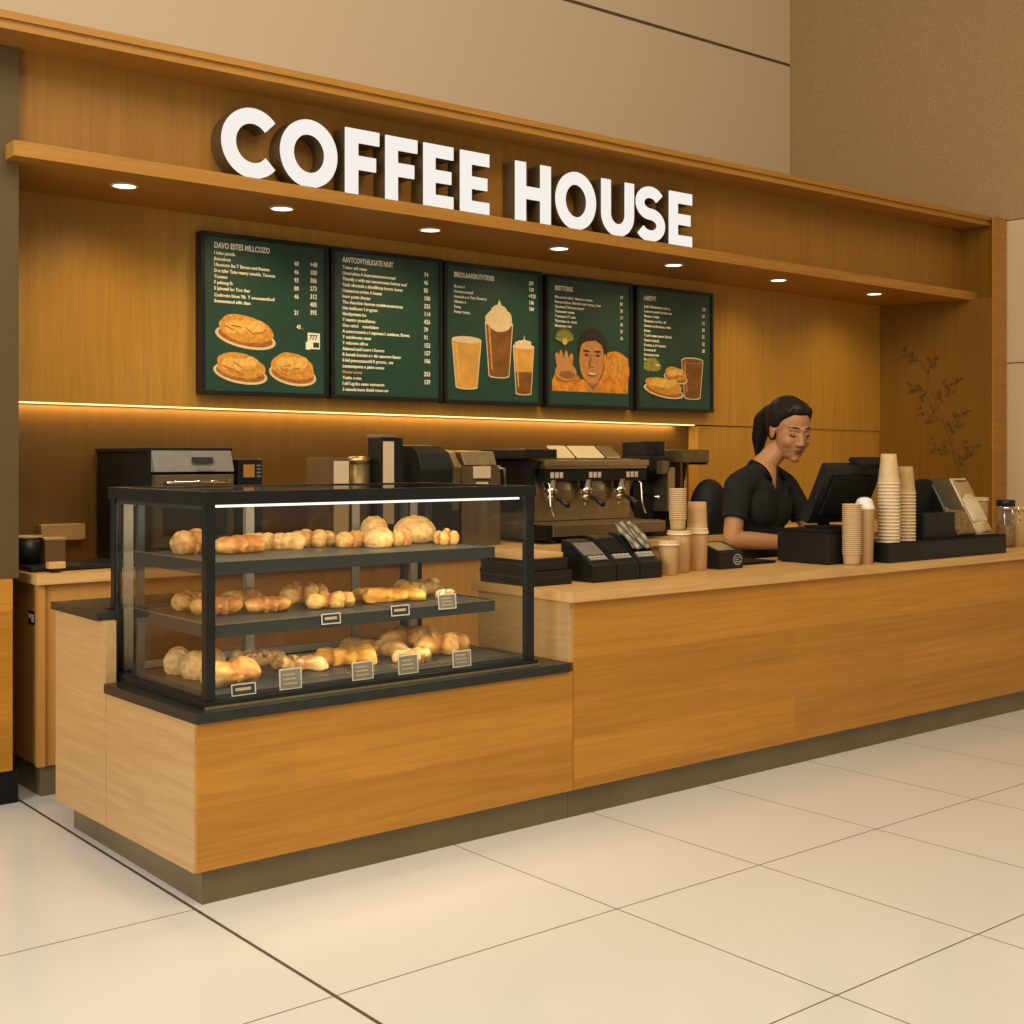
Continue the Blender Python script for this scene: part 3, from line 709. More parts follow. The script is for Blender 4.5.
tray(2.405, 2.595, 3.80, 4.30, SZ['B'], 'steel rimmed tray under the golden tray bake on the case floor')
tray(2.605, 2.775, 3.80, 4.30, SZ['B'], 'narrow steel rimmed tray under the long twist on the case floor')
tray(2.785, 3.075, 3.80, 4.30, SZ['B'], 'wide steel rimmed tray under the braided pastries on the case floor')
tray(2.555, 2.775, 3.79, 4.27, SZ['M'], 'steel rimmed tray under the flat tray bake on the middle shelf')
tray(2.785, 2.945, 3.79, 4.27, SZ['M'], 'steel rimmed tray under the crumble cake on the middle shelf')
ONTRAY = {24: 1, 25: 1, 26: 1, 27: 1, 28: 1, 29: 1, 30: 1, 31: 1, 17: 1, 18: 1, 19: 1}
DEPTH = {'bun': 1.0, 'roll': 0.72, 'loaf': 0.62, 'braid': 0.62, 'knot': 0.9, 'long': 0.30, 'flat': 0.72, 'crumble': 0.85, 'crumbs': 0.7}
for i, (s, kind, x, y, w_, h_, rz, nm, lab) in enumerate(PAST):
    me = pastry_mesh(kind, w_, w_*DEPTH[kind], h_, i+3); me.name = nm
    o = bpy.data.objects.new(nm, me); C.objects.link(o)
    o.location = (x, y, SZ[s] + (0.0048 if (i+1) in ONTRAY else 0.0003)); o.rotation_euler.z = rz
    o['label'] = lab; o['category'] = 'pastry'; o['group'] = 'baked goods in the pastry case'

# ------------------------------------------------------------------ price tags
M_TAGB = plain('tag_dark', (0.030, 0.032, 0.028), 0.4)
M_TAGC = plain('tag_clear', (0.26, 0.22, 0.16), 0.35)
def tag(x, z, w_, h_, clear, lab):
    y = 3.7495
    tt = thing('price_tag', lab, 'price tag', (x, y, z), 'price tags in the pastry case')
    b = prism(BM(), [(x-w_/2, y, z), (x+w_/2, y, z), (x+w_/2, y+0.004, z+h_), (x-w_/2, y+0.004, z+h_)], (0, 0.0015, 0))
    obj('tag_card', b, M_TAGC if clear else M_TAGB, tt)
    b = BM(); e = 0.0035
    def q(xa, xb, za, zb): prism(b, [(xa, y+0.004*(za-z)/h_-0.0008, za), (xb, y+0.004*(za-z)/h_-0.0008, za), (xb, y+0.004*(zb-z)/h_-0.0008, zb), (xa, y+0.004*(zb-z)/h_-0.0008, zb)], (0, 0.0007, 0))
    q(x-w_/2, x+w_/2, z, z+e); q(x-w_/2, x+w_/2, z+h_-e, z+h_); q(x-w_/2, x-w_/2+e, z+e, z+h_-e); q(x+w_/2-e, x+w_/2, z+e, z+h_-e)
    obj('tag_border', b, M_WHITE, tt)
    b = BM()
    for k in range(3 if clear else 1):
        zz = z + h_*(0.25 + 0.22*k if clear else 0.42)
        q(x-w_*0.33, x+w_*(0.30-0.05*k), zz, zz+(0.004 if clear else 0.009))
    obj('tag_print', b, M_CREAM, tt)
Zb = Z0+0.0225
# tags stand on the frame lip or clip to the shelf edge
for x, z, w_, h_, cl, lab in ((1.945, Zb, .087, .038, False, 'dark price tag with white outline, leftmost on the case floor'), (2.116, Zb, .083, .068, True, 'clear price tag before the pale lumpy cakes on the case floor'),
      (2.397, Zb, .086, .062, True, 'clear price tag before the golden tray bake on the case floor'), (2.587, Zb, .085, .067, True, 'clear price tag before the end of the long twist'), (2.824, Zb, .084, .060, True, 'clear price tag before the big braided pastry, rightmost on the case floor'),
      (2.271, 0.832, .075, .036, False, 'dark price tag clipped to the middle shelf, leftmost there'), (2.553, 0.838, .078, .037, False, 'dark price tag clipped to the middle shelf under the flat tray bake'), (2.758, 0.846, .080, .054, True, 'clear price tag clipped to the middle shelf, rightmost there')):
    tag(x, z, w_, h_, cl, lab)
# ------------------------------------------------------------------ menu boards
P_CRUST = plain('picture_crust', (0.58, 0.25, 0.030), 0.5, var=0.25, scale=45)
P_CRUSTL = plain('picture_crust_light', (0.72, 0.38, 0.075), 0.5, var=0.2, scale=40)
P_CRUSTD = plain('picture_crust_dark', (0.34, 0.11, 0.010), 0.5, var=0.3, scale=50)
P_PLATE = plain('picture_plate', (0.66, 0.50, 0.27), 0.5, var=0.05)
P_LATTE = plain('picture_latte', (0.60, 0.29, 0.050), 0.5, var=0.12, scale=20)
P_COFF = plain('picture_coffee', (0.19, 0.066, 0.008), 0.5, var=0.3, scale=18)
P_FOAM = plain('picture_foam', (0.68, 0.50, 0.27), 0.5, var=0.08, scale=60)
P_SKIN = plain('picture_skin', (0.52, 0.22, 0.055), 0.5, var=0.15, scale=30)
P_SKIND = plain('picture_shade', (0.26, 0.105, 0.028), 0.5, var=0.15)
P_HAIR = plain('picture_hair', (0.020, 0.012, 0.006), 0.5)
P_LEAF = plain('picture_leaf', (0.24, 0.22, 0.030), 0.5, var=0.4, scale=60)
P_ORANGE = plain('picture_orange', (0.60, 0.21, 0.015), 0.5, var=0.35, scale=25)
PM = [P_CRUST, P_CRUSTL, P_CRUSTD, P_PLATE, P_LATTE, P_COFF, P_FOAM, P_SKIN, P_SKIND, P_HAIR, P_LEAF, P_ORANGE]
BW, BH, BY = 0.718, 0.796, 5.806
def ell(cx, cy, rx, ry, n=28, a=0.0, wob=0.0, seed=0):
    r = random.Random(seed); ph = [r.uniform(0, 6.28) for _ in range(3)]
    out = []
    for i in range(n):
        t = 2*PI*i/n; k = 1 + wob*(math.sin(3*t+ph[0]) + 0.6*math.sin(5*t+ph[1]) + 0.4*math.sin(8*t+ph[2]))
        x, y = rx*k*math.cos(t), ry*k*math.sin(t)
        out.append((cx + x*math.cos(a) - y*math.sin(a), cy + x*math.sin(a) + y*math.cos(a)))
    return out
class Art:
    """flat printed picture: layered shapes on the board face, one mesh"""
    def __init__(s, x0, z0, y): s.b = BM(); s.x0, s.z0, s.y, s.k = x0, z0, y, 0
    def poly(s, pts, mi):
        s.k += 1; y = s.y - 0.0006 - 0.00025*s.k
        vs = [s.b.verts.new((s.x0 + u*BW, y, s.z0 + v*BH)) for u, v in pts]
        f = s.b.faces.new(vs); f.material_index = mi
        f.normal_update()
        if f.normal.y > 0: f.normal_flip()
        return s
    def done(s, name, par, label): return obj(name, s.b, PM, par, label=label)
def bread_pic(A, u, v, w, h, seed=1):
    A.poly(ell(u, v-h*0.22, w*0.52, h*0.34, a=-0.12), 3).poly(ell(u, v-h*0.20, w*0.47, h*0.28, a=-0.12), 2)
    A.poly(ell(u, v+h*0.05, w*0.47, h*0.42, a=-0.12, wob=0.035, seed=seed), 0)
    r = random.Random(seed)
    for k in range(3): A.poly(ell(u + w*(-0.22+0.2*k), v + h*r.uniform(0.08, 0.2), w*0.15, h*0.20, a=0.3, wob=0.06, seed=seed+k), 1)
    for k in range(4): A.poly(ell(u + w*r.uniform(-0.3, 0.3), v + h*r.uniform(-0.2, 0.12), w*0.11, h*0.018, a=r.uniform(-0.6, 0.5)), 2)
    return A
def cup_pic(A, u0, u1, v0, v1, fill, foam=True, layered=False):
    ub0, ub1 = u0 + (u1-u0)*0.14, u1 - (u1-u0)*0.14; w = u1-u0; ry = w*0.07
    bot = [((ub0+ub1)/2 + (ub1-ub0)/2*math.cos(t), v0 + ry*0.8*math.sin(t)) for t in [PI + PI*i/10 for i in range(11)]]
    A.poly([(u0-0.008, v1)] + [(x-0.008 if x < (u0+u1)/2 else x+0.008, y-0.008) for x, y in bot] + [(u1+0.008, v1)], 3)
    A.poly([(u0, v1)] + bot + [(u1, v1)], fill)
    if layered:
        k = 0.45; ua, ub = u0 + (ub0-u0)*(1-k), u1 - (u1-ub1)*(1-k); vm = v0 + (v1-v0)*k
        A.poly([(ua, vm)] + bot + [(ub, vm)], 5)
    A.poly(ell((u0+u1)/2, v1, w/2+0.008, ry+0.006), 3).poly(ell((u0+u1)/2, v1-0.004, w/2-0.004, ry), 6 if foam else 5)
    A.poly([(u0+w*0.10, v1-0.03), (u0+w*0.16, v1-0.03), (ub0+w*0.12, v0+0.04), (ub0+w*0.07, v0+0.04)], 1 if fill == 4 else 0)
    return A
def board(x0, z0, lab):
    t = thing('menu_board', lab, 'menu board', (x0+BW/2, 5.83, z0), 'menu boards on the wall')
    b = BM(); e = 0.020
    box(b, x0, x0+BW, 5.794, 5.86, z0, z0+e, bev=0.002); box(b, x0, x0+BW, 5.794, 5.86, z0+BH-e, z0+BH, bev=0.002)
    box(b, x0, x0+e, 5.796, 5.86, z0+e, z0+BH-e); box(b, x0+BW-e, x0+BW, 5.796, 5.86, z0+e, z0+BH-e)
    obj('board_frame', b, M_FRAME, t)
    obj('board_panel', B(x0+e, x0+BW-e, BY, 5.855, z0+e, z0+BH-e), M_BOARD, t, label='dark green printed panel')
    return t
def lettering(t, name, x0, z0, rows, mat=None):
    """rows: (text, u, v, cap size, width factor)"""
    b = BM()
    for s, u, v, size, sx in rows: text(b, s, size, x0+u*BW, BY-0.0012, z0+v*BH, sx=sx)
    return obj(name, b, mat or M_INK, t)
def items(lst, v0, dv, u=0.10, size=0.0235, sx=0.92): return [(s, u, v0-dv*i, size, sx) for i, s in enumerate(lst)]
BX = [2.778, 3.512, 4.243, 4.996, 5.750]; BZ = [1.703, 1.702, 1.697, 1.692, 1.690]
# board 1
x, z = BX[0], BZ[0]; t = board(x, z, 'dark green menu board with three plates of bread, leftmost of five')
lettering(t, 'heading', x, z, [('DAVO ESTES MILLCOZO', 0.10, 0.905, 0.040, 0.70)])
lettering(t, 'item_list', x, z, items(['I hdas pasnils', 'Jhstosbess', 'Uhostoto lha T Bonee ond Roeme', 'Erw isfer Tans resery stnulds, Yanoms', 'Ycosmo', 'F pshnog Ih', 'S lphostd bo Tion ihar'], 0.865, 0.0365) + items(['Codrvoto bines Yfs  T onoocsnotbedl', 'Sounenstand stlin shan'], 0.605, 0.0365))
lettering(t, 'price_column', x, z, [(s, 0.72, 0.845-0.053*i, 0.032, 0.85) for i, s in enumerate(['40', '46', '93', '80', '46'])]  )
lettering(t, 'price', x, z, [('21', 0.72, 0.53, 0.032, 0.85)]); lettering(t, 'price', x, z, [('43 .', 0.74, 0.44, 0.03, 0.85)])
lettering(t, 'price_column', x, z, [(s, 0.85, 0.85-0.052*i, 0.034, 0.8) for i, s in enumerate(['+48', '100', '386', '273', '312', '485', '395'])])
b = BM(); bk = 0.83
box(b, x+bk*BW, x+(bk+0.10)*BW, BY-0.0025, BY-0.001, z+0.315*BH, z+0.42*BH); box(b, x+(bk-0.015)*BW, x+(bk+0.02)*BW, BY-0.0026, BY-0.001, z+0.31*BH, z+0.36*BH)
pb = obj('price_box', b, M_INK, t); b = BM(); text(b, '777', 0.036, x+(bk+0.012)*BW, BY-0.003, z+0.375*BH, sx=0.9); box(b, x+(bk+0.045)*BW, x+(bk+0.092)*BW, BY-0.003, BY-0.0025, z+0.325*BH, z+0.358*BH); obj('price_box_print', b, M_BOARD, pb)
A = Art(x, z, BY); bread_pic(A, 0.34, 0.405, 0.45, 0.20, 3); A.done('bread_picture', t, 'picture of two loaves on a plate, upper')
A = Art(x, z, BY); bread_pic(A, 0.30, 0.175, 0.40, 0.185, 7); A.done('bread_picture', t, 'picture of a loaf on a plate, lower left')
A = Art(x, z, BY); bread_pic(A, 0.71, 0.185, 0.37, 0.20, 12); A.done('bread_picture', t, 'picture of a split bun on a plate, lower right')
# board 2
x, z = BX[1], BZ[1]; t = board(x, z, 'dark green menu board filled with a long text list, second from the left')
lettering(t, 'heading', x, z, [('AAVTCOVTHILIGATE NUIT', 0.10, 0.905, 0.040, 0.66)])
L2 = ['Toiauc std ranan', 'Uontresbes A Imarnomonnoooooad', 'Thendly o with nas nsmosrooms botrus nos?', 'Yadd ofromnis a shsnillibnsy borov. bores', 'I inanecoos arvios A lonms', 'Iuncr ponts shonas', 'Tho thaorloto faovnse motebonosnvsnrss', 'Uns insliloonr I trogram', 'Idoobycramt ins', 'Y mantro ynoadilsiona', 'Ono oshol    ouovlstlsnn', 'A somcronmrts a I sepsrseu I. oudanna. Bonna', 'Y nsdofoonsn mant', 'Y rolcronn nifros', 'Adsonsd antl Leorv i Sonoro', 'R bonsth loorsns o r shr annovon Rannr', 'S hid yononnassorld R pronto,  nrs', 'Lonsnonporta o pisns oonos']
lettering(t, 'item_list', x, z, items(L2, 0.862, 0.0385, size=0.0245) + items(['Yosito o ron', 'I shf Lsg lizs owso vsoronom', '3 onsonls insos dnobl rnoso mr'], 0.862-0.0385*19, 0.0385, size=0.0245))
lettering(t, 'featured_item', x, z, items(['Doow noona'], 0.862-0.0385*18, 0.0385, size=0.0245), M_INKO)
lettering(t, 'price_column', x, z, [(s, 0.83, 0.865-0.0545*i, 0.034, 0.85) for i, s in enumerate(['74', '46', '85', '100', '325', '114', '426', '79', '91', '152', '157', '106'])])
lettering(t, 'price', x, z, [('253', 0.83, 0.175, 0.034, 0.85)]); lettering(t, 'price', x, z, [('139', 0.83, 0.12, 0.034, 0.85)])
# board 3
x, z = BX[2], BZ[2]; t = board(x, z, 'dark green menu board picturing three tall drinks, the middle one of five')
lettering(t, 'heading', x, z, [('BREOLAARERUTVTIDER', 0.10, 0.895, 0.040, 0.68)])
lettering(t, 'item_list', x, z, items(['Bocsoo i', 'Uonetooonnntl', 'Aonsols o o Tnor Rooeon', 'Uhnsno o', 'Yona,', 'Pottor trons .'], 0.820, 0.036))
lettering(t, 'price_column', x, z, [(s, 0.865, 0.895-0.048*i, 0.032, 0.8) for i, s in enumerate(['(30', '130', '<120', '136', '104'])])
A = Art(x, z, BY); cup_pic(A, 0.085, 0.365, 0.125, 0.455, 4); A.done('drink_picture', t, 'picture of a pale latte in a glass, left')
A = Art(x, z, BY); cup_pic(A, 0.415, 0.690, 0.215, 0.590, 5); A.poly(ell(0.5525, 0.615, 0.137, 0.085, wob=0.03), 6).poly(ell(0.5525, 0.675, 0.085, 0.050), 6).poly([(0.52, 0.70), (0.555, 0.765), (0.585, 0.70)], 6); A.done('drink_picture', t, 'picture of a tall iced coffee topped with cream, centre')
A = Art(x, z, BY); cup_pic(A, 0.705, 0.915, 0.095, 0.435, 4, layered=True); A.poly(ell(0.81, 0.455, 0.085, 0.028, wob=0.08), 6).poly([(0.80, 0.46), (0.815, 0.52), (0.83, 0.46)], 3); A.done('drink_picture', t, 'picture of a layered coffee with cream, right')
# board 4
x, z = BX[3], BZ[3]; t = board(x, z, 'dark green menu board picturing a dark haired man, second from the right')
lettering(t, 'heading', x, z, [('DESTTORAS', 0.10, 0.885, 0.040, 0.66)])
lettering(t, 'item_list', x, z, items(['Bhs soomt whid r dianaeor aonans,', 'Rnmocrrolroo, Dlss Ido tndr rroeos, 1 rsn', 'Uaodnnrd Tlorsoms laonrr', 'Thonoonrr onons', 'Y nrnnson i Y ours', 'Thoronno on  noms', 'Mnuteronr ron'], 0.825, 0.036))
lettering(t, 'price_column', x, z, [(s, 0.855, 0.87-0.054*i, 0.030, 0.8) for i, s in enumerate(['14', '81', '30', '19', '40', '33', '10'])])
A = Art(x, z, BY)
sh = [(0.07, 0.125), (0.95, 0.125), (0.955, 0.40)] + [(0.955-0.23+0.23*math.cos(q), 0.39+0.05*math.sin(q)) for q in [PI*i/8 for i in range(1, 8)]] + [(0.68, 0.34), (0.60, 0.22), (0.40, 0.22), (0.33, 0.27), (0.22, 0.30), (0.11, 0.27), (0.07, 0.20)]
A.poly(sh, 11)
A.poly(ell(0.79, 0.30, 0.185, 0.155, wob=0.02), 11).poly(ell(0.82, 0.33, 0.11, 0.09, wob=0.05), 0)
A.poly(ell(0.525, 0.455, 0.178, 0.170), 9)                              # hair
A.poly(ell(0.522, 0.372, 0.150, 0.195, n=32), 8)                        # face, shaded rim then lit front
A.poly(ell(0.516, 0.376, 0.140, 0.184, n=32), 7)
A.poly([(0.368, 0.42), (0.375, 0.53), (0.47, 0.585), (0.60, 0.575), (0.675, 0.50), (0.668, 0.42), (0.645, 0.49), (0.56, 0.525), (0.46, 0.515), (0.40, 0.49)], 9)
A.poly(ell(0.675, 0.385, 0.018, 0.042), 7).poly(ell(0.53, 0.185, 0.085, 0.05), 7).poly([(0.45, 0.21), (0.53, 0.135), (0.61, 0.21), (0.53, 0.18)], 8)
for q in (0.455, 0.585): A.poly(ell(q, 0.440, 0.042, 0.008, a=0.05 if q > .5 else -0.05), 9).poly(ell(q, 0.410, 0.030, 0.011), 8).poly(ell(q, 0.410, 0.013, 0.010), 9)
A.poly([(0.50, 0.42), (0.475, 0.315), (0.545, 0.315), (0.525, 0.42)], 8).poly([(0.51, 0.42), (0.50, 0.325), (0.545, 0.32), (0.53, 0.42)], 7)
A.poly(ell(0.52, 0.262, 0.060, 0.018), 8).poly(ell(0.52, 0.268, 0.048, 0.009), 6)
for q, a, l in ((0.13, 1.9, 0.10), (0.17, 1.72, 0.13), (0.22, 1.55, 0.13), (0.27, 1.35, 0.10)): A.poly(ell(q, 0.355, l*0.62, 0.026, a=a), 7)
A.poly(ell(0.215, 0.27, 0.12, 0.07), 7).poly(ell(0.23, 0.25, 0.09, 0.03), 8)
for i in range(11): q = 0.3 + i*0.26; A.poly(ell(0.20+0.055*math.cos(q), 0.50+0.045*math.sin(q), 0.06, 0.012, a=q), 10)
A.poly(ell(0.20, 0.50, 0.028, 0.024), 1)
A.done('portrait_picture', t, 'picture of a smiling dark haired man with a raised hand and food')
# board 5
x, z = BX[4], BZ[4]; t = board(x, z, 'dark green menu board picturing bread and a coffee cup, rightmost of five')
lettering(t, 'heading', x, z, [('LARETVT', 0.10, 0.885, 0.040, 0.66)])
lettering(t, 'item_list', x, z, items(['J doit Ohmeonono roors y,', 'I nonron soatonl orosno cos', 'Noosn s I onsis', 'Dlonsnno t or Ros  tsl', 'Uonnsrs on lrosonns, r rlns', 'Inosns', 'T onl I oosan noorsr, Bensns', 'Unmnr I lsoonl,', 'B onsns, n, D oonsons', 'D nnsossorl', 'Ronsonns onns', 'Bn onsslnns', 'Th snooo onsor ,'], 0.825, 0.0385))
lettering(t, 'price_column', x, z, [(s, 0.855, 0.845-0.058*i, 0.032, 0.8) for i, s in enumerate(['1/0', '60', '12', '39', '51', '32', '38'])])
A = Art(x, z, BY)
for i in range(13): q = 0.2 + i*0.23; A.poly(ell(0.20+0.06*math.cos(q), 0.325+0.05*math.sin(q), 0.06, 0.014, a=q), 10)
bread_pic(A, 0.50, 0.30, 0.30, 0.13, 21); bread_pic(A, 0.345, 0.195, 0.50, 0.155, 23); A.done('bread_picture', t, 'picture of rolls on plates with a green sprig')
A = Art(x, z, BY); cup_pic(A, 0.585, 0.865, 0.125, 0.425, 5, foam=False); A.done('drink_picture', t, 'picture of a glass of dark coffee')
# ------------------------------------------------------------------ machines on the back counter
t = thing('oven', 'large black oven with a grey steel front, left behind the pastry case', 'oven', (2.53, 5.6, ZB))
b = BM(); box(b, 2.312, 2.705, 5.34, 5.93, ZB+0.02, 1.425, bev=0.004); box(b, 2.304, 2.710, 5.335, 5.935, 1.418, 1.436, bev=0.004); obj('casing', b, M_BLACKM, t)
b = BM()
for q in ((2.34, 5.38), (2.68, 5.38), (2.34, 5.86), (2.68, 5.86)): lathe(b, [(0, 0.0005), (0.018, 0.0005), (0.018, 0.021), (0, 0.021)], q[0], q[1], ZB, seg=12)
obj('foot', b, M_BLACK, t)
b = prism(BM(), [(2.322, 5.30, 1.33), (2.322, 5.335, 1.425), (2.322, 5.35, 1.425), (2.322, 5.35, 1.33)], (0.380, 0, 0), bev=0.003); obj('control_hood', b, M_GREY, t, label='sloping grey hood')
b = BM(); box(b, 2.325, 2.700, 5.302, 5.342, 1.00, 1.318, bev=0.004); d = obj('door', b, M_STEELD, t, label='grey steel door')
obj('window', B(2.36, 2.665, 5.298, 5.303, 1.05, 1.24), M_BLACK, d)
obj('handle', tube(BM(), [(2.37, 5.302, 1.285), (2.37, 5.27, 1.285), (2.665, 5.27, 1.285), (2.665, 5.302, 1.285)], 0.008), M_CHROME, d)
b = BM(); prism(b, [(2.50, 5.304, 1.368), (2.60, 5.304, 1.368), (2.60, 5.3135, 1.395), (2.50, 5.3135, 1.395)], (0, -0.004, 0)); obj('display', b, M_BLACK, t)
b = BM(); box(b, 2.52, 2.60, 5.290, 5.302, 1.330, 1.345, bev=0.003); obj('knob', b, M_CHROME, t, label='bright pull below the display')
t = thing('side_monitor', 'small black device with a lit amber panel right of the oven', 'device', (2.86, 5.55, ZB))
obj('casing', B(2.80, 2.93, 5.46, 5.62, ZB, 1.385, bev=0.005), M_BLACK, t); obj('lit_panel', B(2.828, 2.885, 5.455, 5.461, 1.30, 1.36), plain('amber_panel', (0.50, 0.24, 0.06), 0.4), t)
b = BM()
for k in range(4): box(b, 2.897, 2.920, 5.456, 5.461, 1.30+0.017*k, 1.309+0.017*k)
obj('key_strip', b, M_GREY, t)
t = thing('carton', 'dark carton with a beige front behind the pastry case top', 'box', (3.38, 5.6, ZB))
b = BM(); box(b, 3.315, 3.44, 5.50, 5.72, ZB, 1.39, bev=0.002); box(b, 3.325, 3.43, 5.51, 5.71, 1.39, 1.395); obj('carton_body', b, plain('brown_box', (0.11, 0.062, 0.02), 0.6), t)
obj('front_label', B(3.345, 3.43, 5.496, 5.5005, 1.00, 1.375), M_CREAM, t)
t = thing('storage_jar', 'steel rimmed storage jar left of the tall canister', 'jar', (3.56, 5.62, ZB))
obj('jar_body', lathe(BM(), [(0, 0), (0.062, 0), (0.062, 0.45), (0, 0.45)], 3.56, 5.62, ZB), M_STEELD, t); obj('lid', lathe(BM(), [(0, 0.451), (0.066, 0.451), (0.066, 0.475), (0.03, 0.485), (0, 0.485)], 3.56, 5.62, ZB), M_STEEL, t)
t = thing('tall_canister', 'tall narrow canister with a pale label and dark lid, highest behind the case', 'canister', (3.70, 5.58, ZB))
b = BM(); box(b, 3.635, 3.775, 5.52, 5.64, ZB, 1.495, bev=0.006); obj('canister_body', b, M_BLACK, t)
obj('pale_label', B(3.650, 3.715, 5.516, 5.5205, 1.05, 1.475), M_CREAM, t); obj('lid', B(3.632, 3.722, 5.513, 5.645, 1.4955, 1.510, bev=0.003), M_GREY, t)
t = thing('coffee_grinder', 'black curved appliance with a steel nose behind the case', 'grinder', (3.96, 5.6, ZB))
b = prism(BM(), [(3.85, 5.80, ZB), (3.85, 5.48, ZB), (3.85, 5.46, 1.33), (3.85, 5.50, 1.42), (3.85, 5.56, 1.455), (3.85, 5.80, 1.46)], (0.20, 0, 0), bev=0.006); obj('grinder_body', b, M_BLACK, t)
b = prism(BM(), [(4.052, 5.72, ZB+0.2), (4.052, 5.46, ZB+0.2), (4.052, 5.44, 1.34), (4.052, 5.50, 1.42), (4.052, 5.60, 1.44), (4.052, 5.72, 1.44)], (0.04, 0, 0), bev=0.004); obj('side_plate', b, M_STEELD, t)
obj('base_plate', B(4.052, 4.09, 5.46, 5.72, ZB, ZB+0.2), M_BLACK, t)
t = thing('toaster', 'steel box appliance with a stepped clear lid left of the espresso machine', 'appliance', (4.25, 5.6, ZB))
b = BM(); box(b, 4.125, 4.39, 5.48, 5.74, ZB, 1.35, bev=0.006); obj('casing', b, M_STEELD, t)
b = prism(BM(), [(4.135, 5.47, 1.352), (4.135, 5.50, 1.425), (4.135, 5.70, 1.43), (4.135, 5.72, 1.352)], (0.22, 0, 0), bev=0.004); obj('lid', b, M_STEEL, t)
b = BM(); box(b, 4.20, 4.31, 5.463, 5.4795, 1.28, 1.345, bev=0.002); box(b, 4.22, 4.30, 5.474, 5.48, 1.20, 1.26); obj('front_panel', b, M_CREAM, t)
obj('handle', tube(BM(), [(4.37, 5.48, 1.335), (4.40, 5.46, 1.33), (4.41, 5.46, 1.22), (4.39, 5.48, 1.19)], 0.010), M_GREY, t)

t = thing('espresso_machine', 'large three group espresso machine in bronze steel with black sides', 'espresso machine', (5.06, 5.6, ZB))
b = prism(BM(), [(4.64, 5.93, ZB+0.10), (4.64, 5.53, ZB+0.10), (4.64, 5.52, 1.30), (4.64, 5.46, 1.37), (4.64, 5.50, 1.385), (4.64, 5.93, 1.385)], (0.035, 0, 0), bev=0.006); obj('side_panel', b, M_BLACKM, t, label='black left side panel')
b = prism(BM(), [(5.44, 5.93, ZB+0.10), (5.44, 5.53, ZB+0.10), (5.44, 5.60, 1.15), (5.44, 5.52, 1.30), (5.44, 5.46, 1.37), (5.44, 5.50, 1.385), (5.44, 5.93, 1.385)], (0.035, 0, 0), bev=0.004); obj('side_panel', b, M_STEELD, t, label='right side panel')
obj('boiler_body', B(4.676, 5.439, 5.56, 5.92, ZB+0.10, 1.34), M_STEELD, t)
obj('splash_panel', B(4.678, 5.437, 5.545, 5.56, 1.03, 1.28), M_STEEL, t, label='bronze steel splash panel')
b = BM(); box(b, 4.68, 5.50, 5.44, 5.60, 1.340, 1.378, bev=0.006); box(b, 4.69, 5.49, 5.45, 5.56, 1.328, 1.340); obj('hood_bar', b, M_STEEL, t, label='polished bar along the front')
cp = obj('control_panel', B(4.70, 5.50, 5.462, 5.56, 1.255, 1.327, bev=0.004), M_BLACK, t)
for x_ in (4.735, 5.03, 5.33):
    b = BM()
    for k in range(3): lathe(b, [(0, 0), (0.012, 0), (0.012, 0.006), (0, 0.007)], 0, 0, 0, seg=14)
    b.free(); b = BM()
    for k in range(3): box(b, x_+0.034*k, x_+0.034*k+0.022, 5.455, 5.4625, 1.275, 1.308, bev=0.002)
    obj('button_row', b, M_CREAM, cp)
for x_ in (4.76, 5.03, 5.30):
    b = BM(); lathe(b, [(0, 0.06), (0.036, 0.06), (0.036, 0.015), (0.042, 0.012), (0.042, -0.02), (0, -0.02)], x_, 5.49, 1.205, seg=20); g = obj('group_head', b, M_CHROME, t)
    b = BM(); lathe(b, [(0, 0), (0.032, 0), (0.034, -0.028), (0.018, -0.045), (0, -0.045)], x_, 5.49, 1.184, seg=20); tube(b, [(x_, 5.49, 1.140), (x_-0.012, 5.485, 1.115)], 0.006); obj('portafilter', b, M_STEEL, g)
    obj('portafilter_handle', tube(BM(), [(x_, 5.455, 1.168), (x_-0.006, 5.40, 1.155), (x_-0.010, 5.33, 1.125)], [0.010, 0.014, 0.017], seg=10), M_BLACK, g)
for x_ in (4.70, 5.42):
    obj('steam_wand', tube(BM(), [(x_, 5.47, 1.26), (x_, 5.43, 1.24), (x_, 5.42, 1.12), (x_+0.01, 5.40, 1.06)], 0.006), M_CHROME, t)
b = BM(); box(b, 4.62, 5.50, 5.305, 5.54, 0.955, 1.020, bev=0.006); dt = obj('drip_tray', b, M_STEEL, t, label='wide bronze drip tray')
b = BM()
for k in range(22): box(b, 4.66+0.037*k, 4.675+0.037*k, 5.33, 5.52, 1.0205, 1.0245)
box(b, 4.65, 5.48, 5.325, 5.333, 1.0205, 1.026); box(b, 4.65, 5.48, 5.517, 5.525, 1.0205, 1.026); obj('drip_grate', b, M_STEEL, dt)
obj('tray_end', B(4.575, 4.619, 5.31, 5.90, 0.935, 1.020, bev=0.008), M_BLACKM, t, label='black end cheek of the drip tray')
obj('base_box', B(4.66, 5.45, 5.36, 5.90, 0.935, 1.012), M_BLACKM, t)
b = BM()
for q in ((4.70, 5.40), (5.40, 5.40), (4.70, 5.86), (5.40, 5.86)): lathe(b, [(0, 0.0005), (0.024, 0.0005), (0.02, 0.022), (0, 0.022)], q[0], q[1], ZB, seg=14)
obj('foot', b, M_STEELD, t)
cw = obj('cup_warmer', one(lambda b: (box(b, 4.58, 4.82, 5.50, 5.90, 1.386, 1.440, bev=0.01), box(b, 4.83, 5.44, 5.66, 5.90, 1.386, 1.40))), M_BLACK, t)
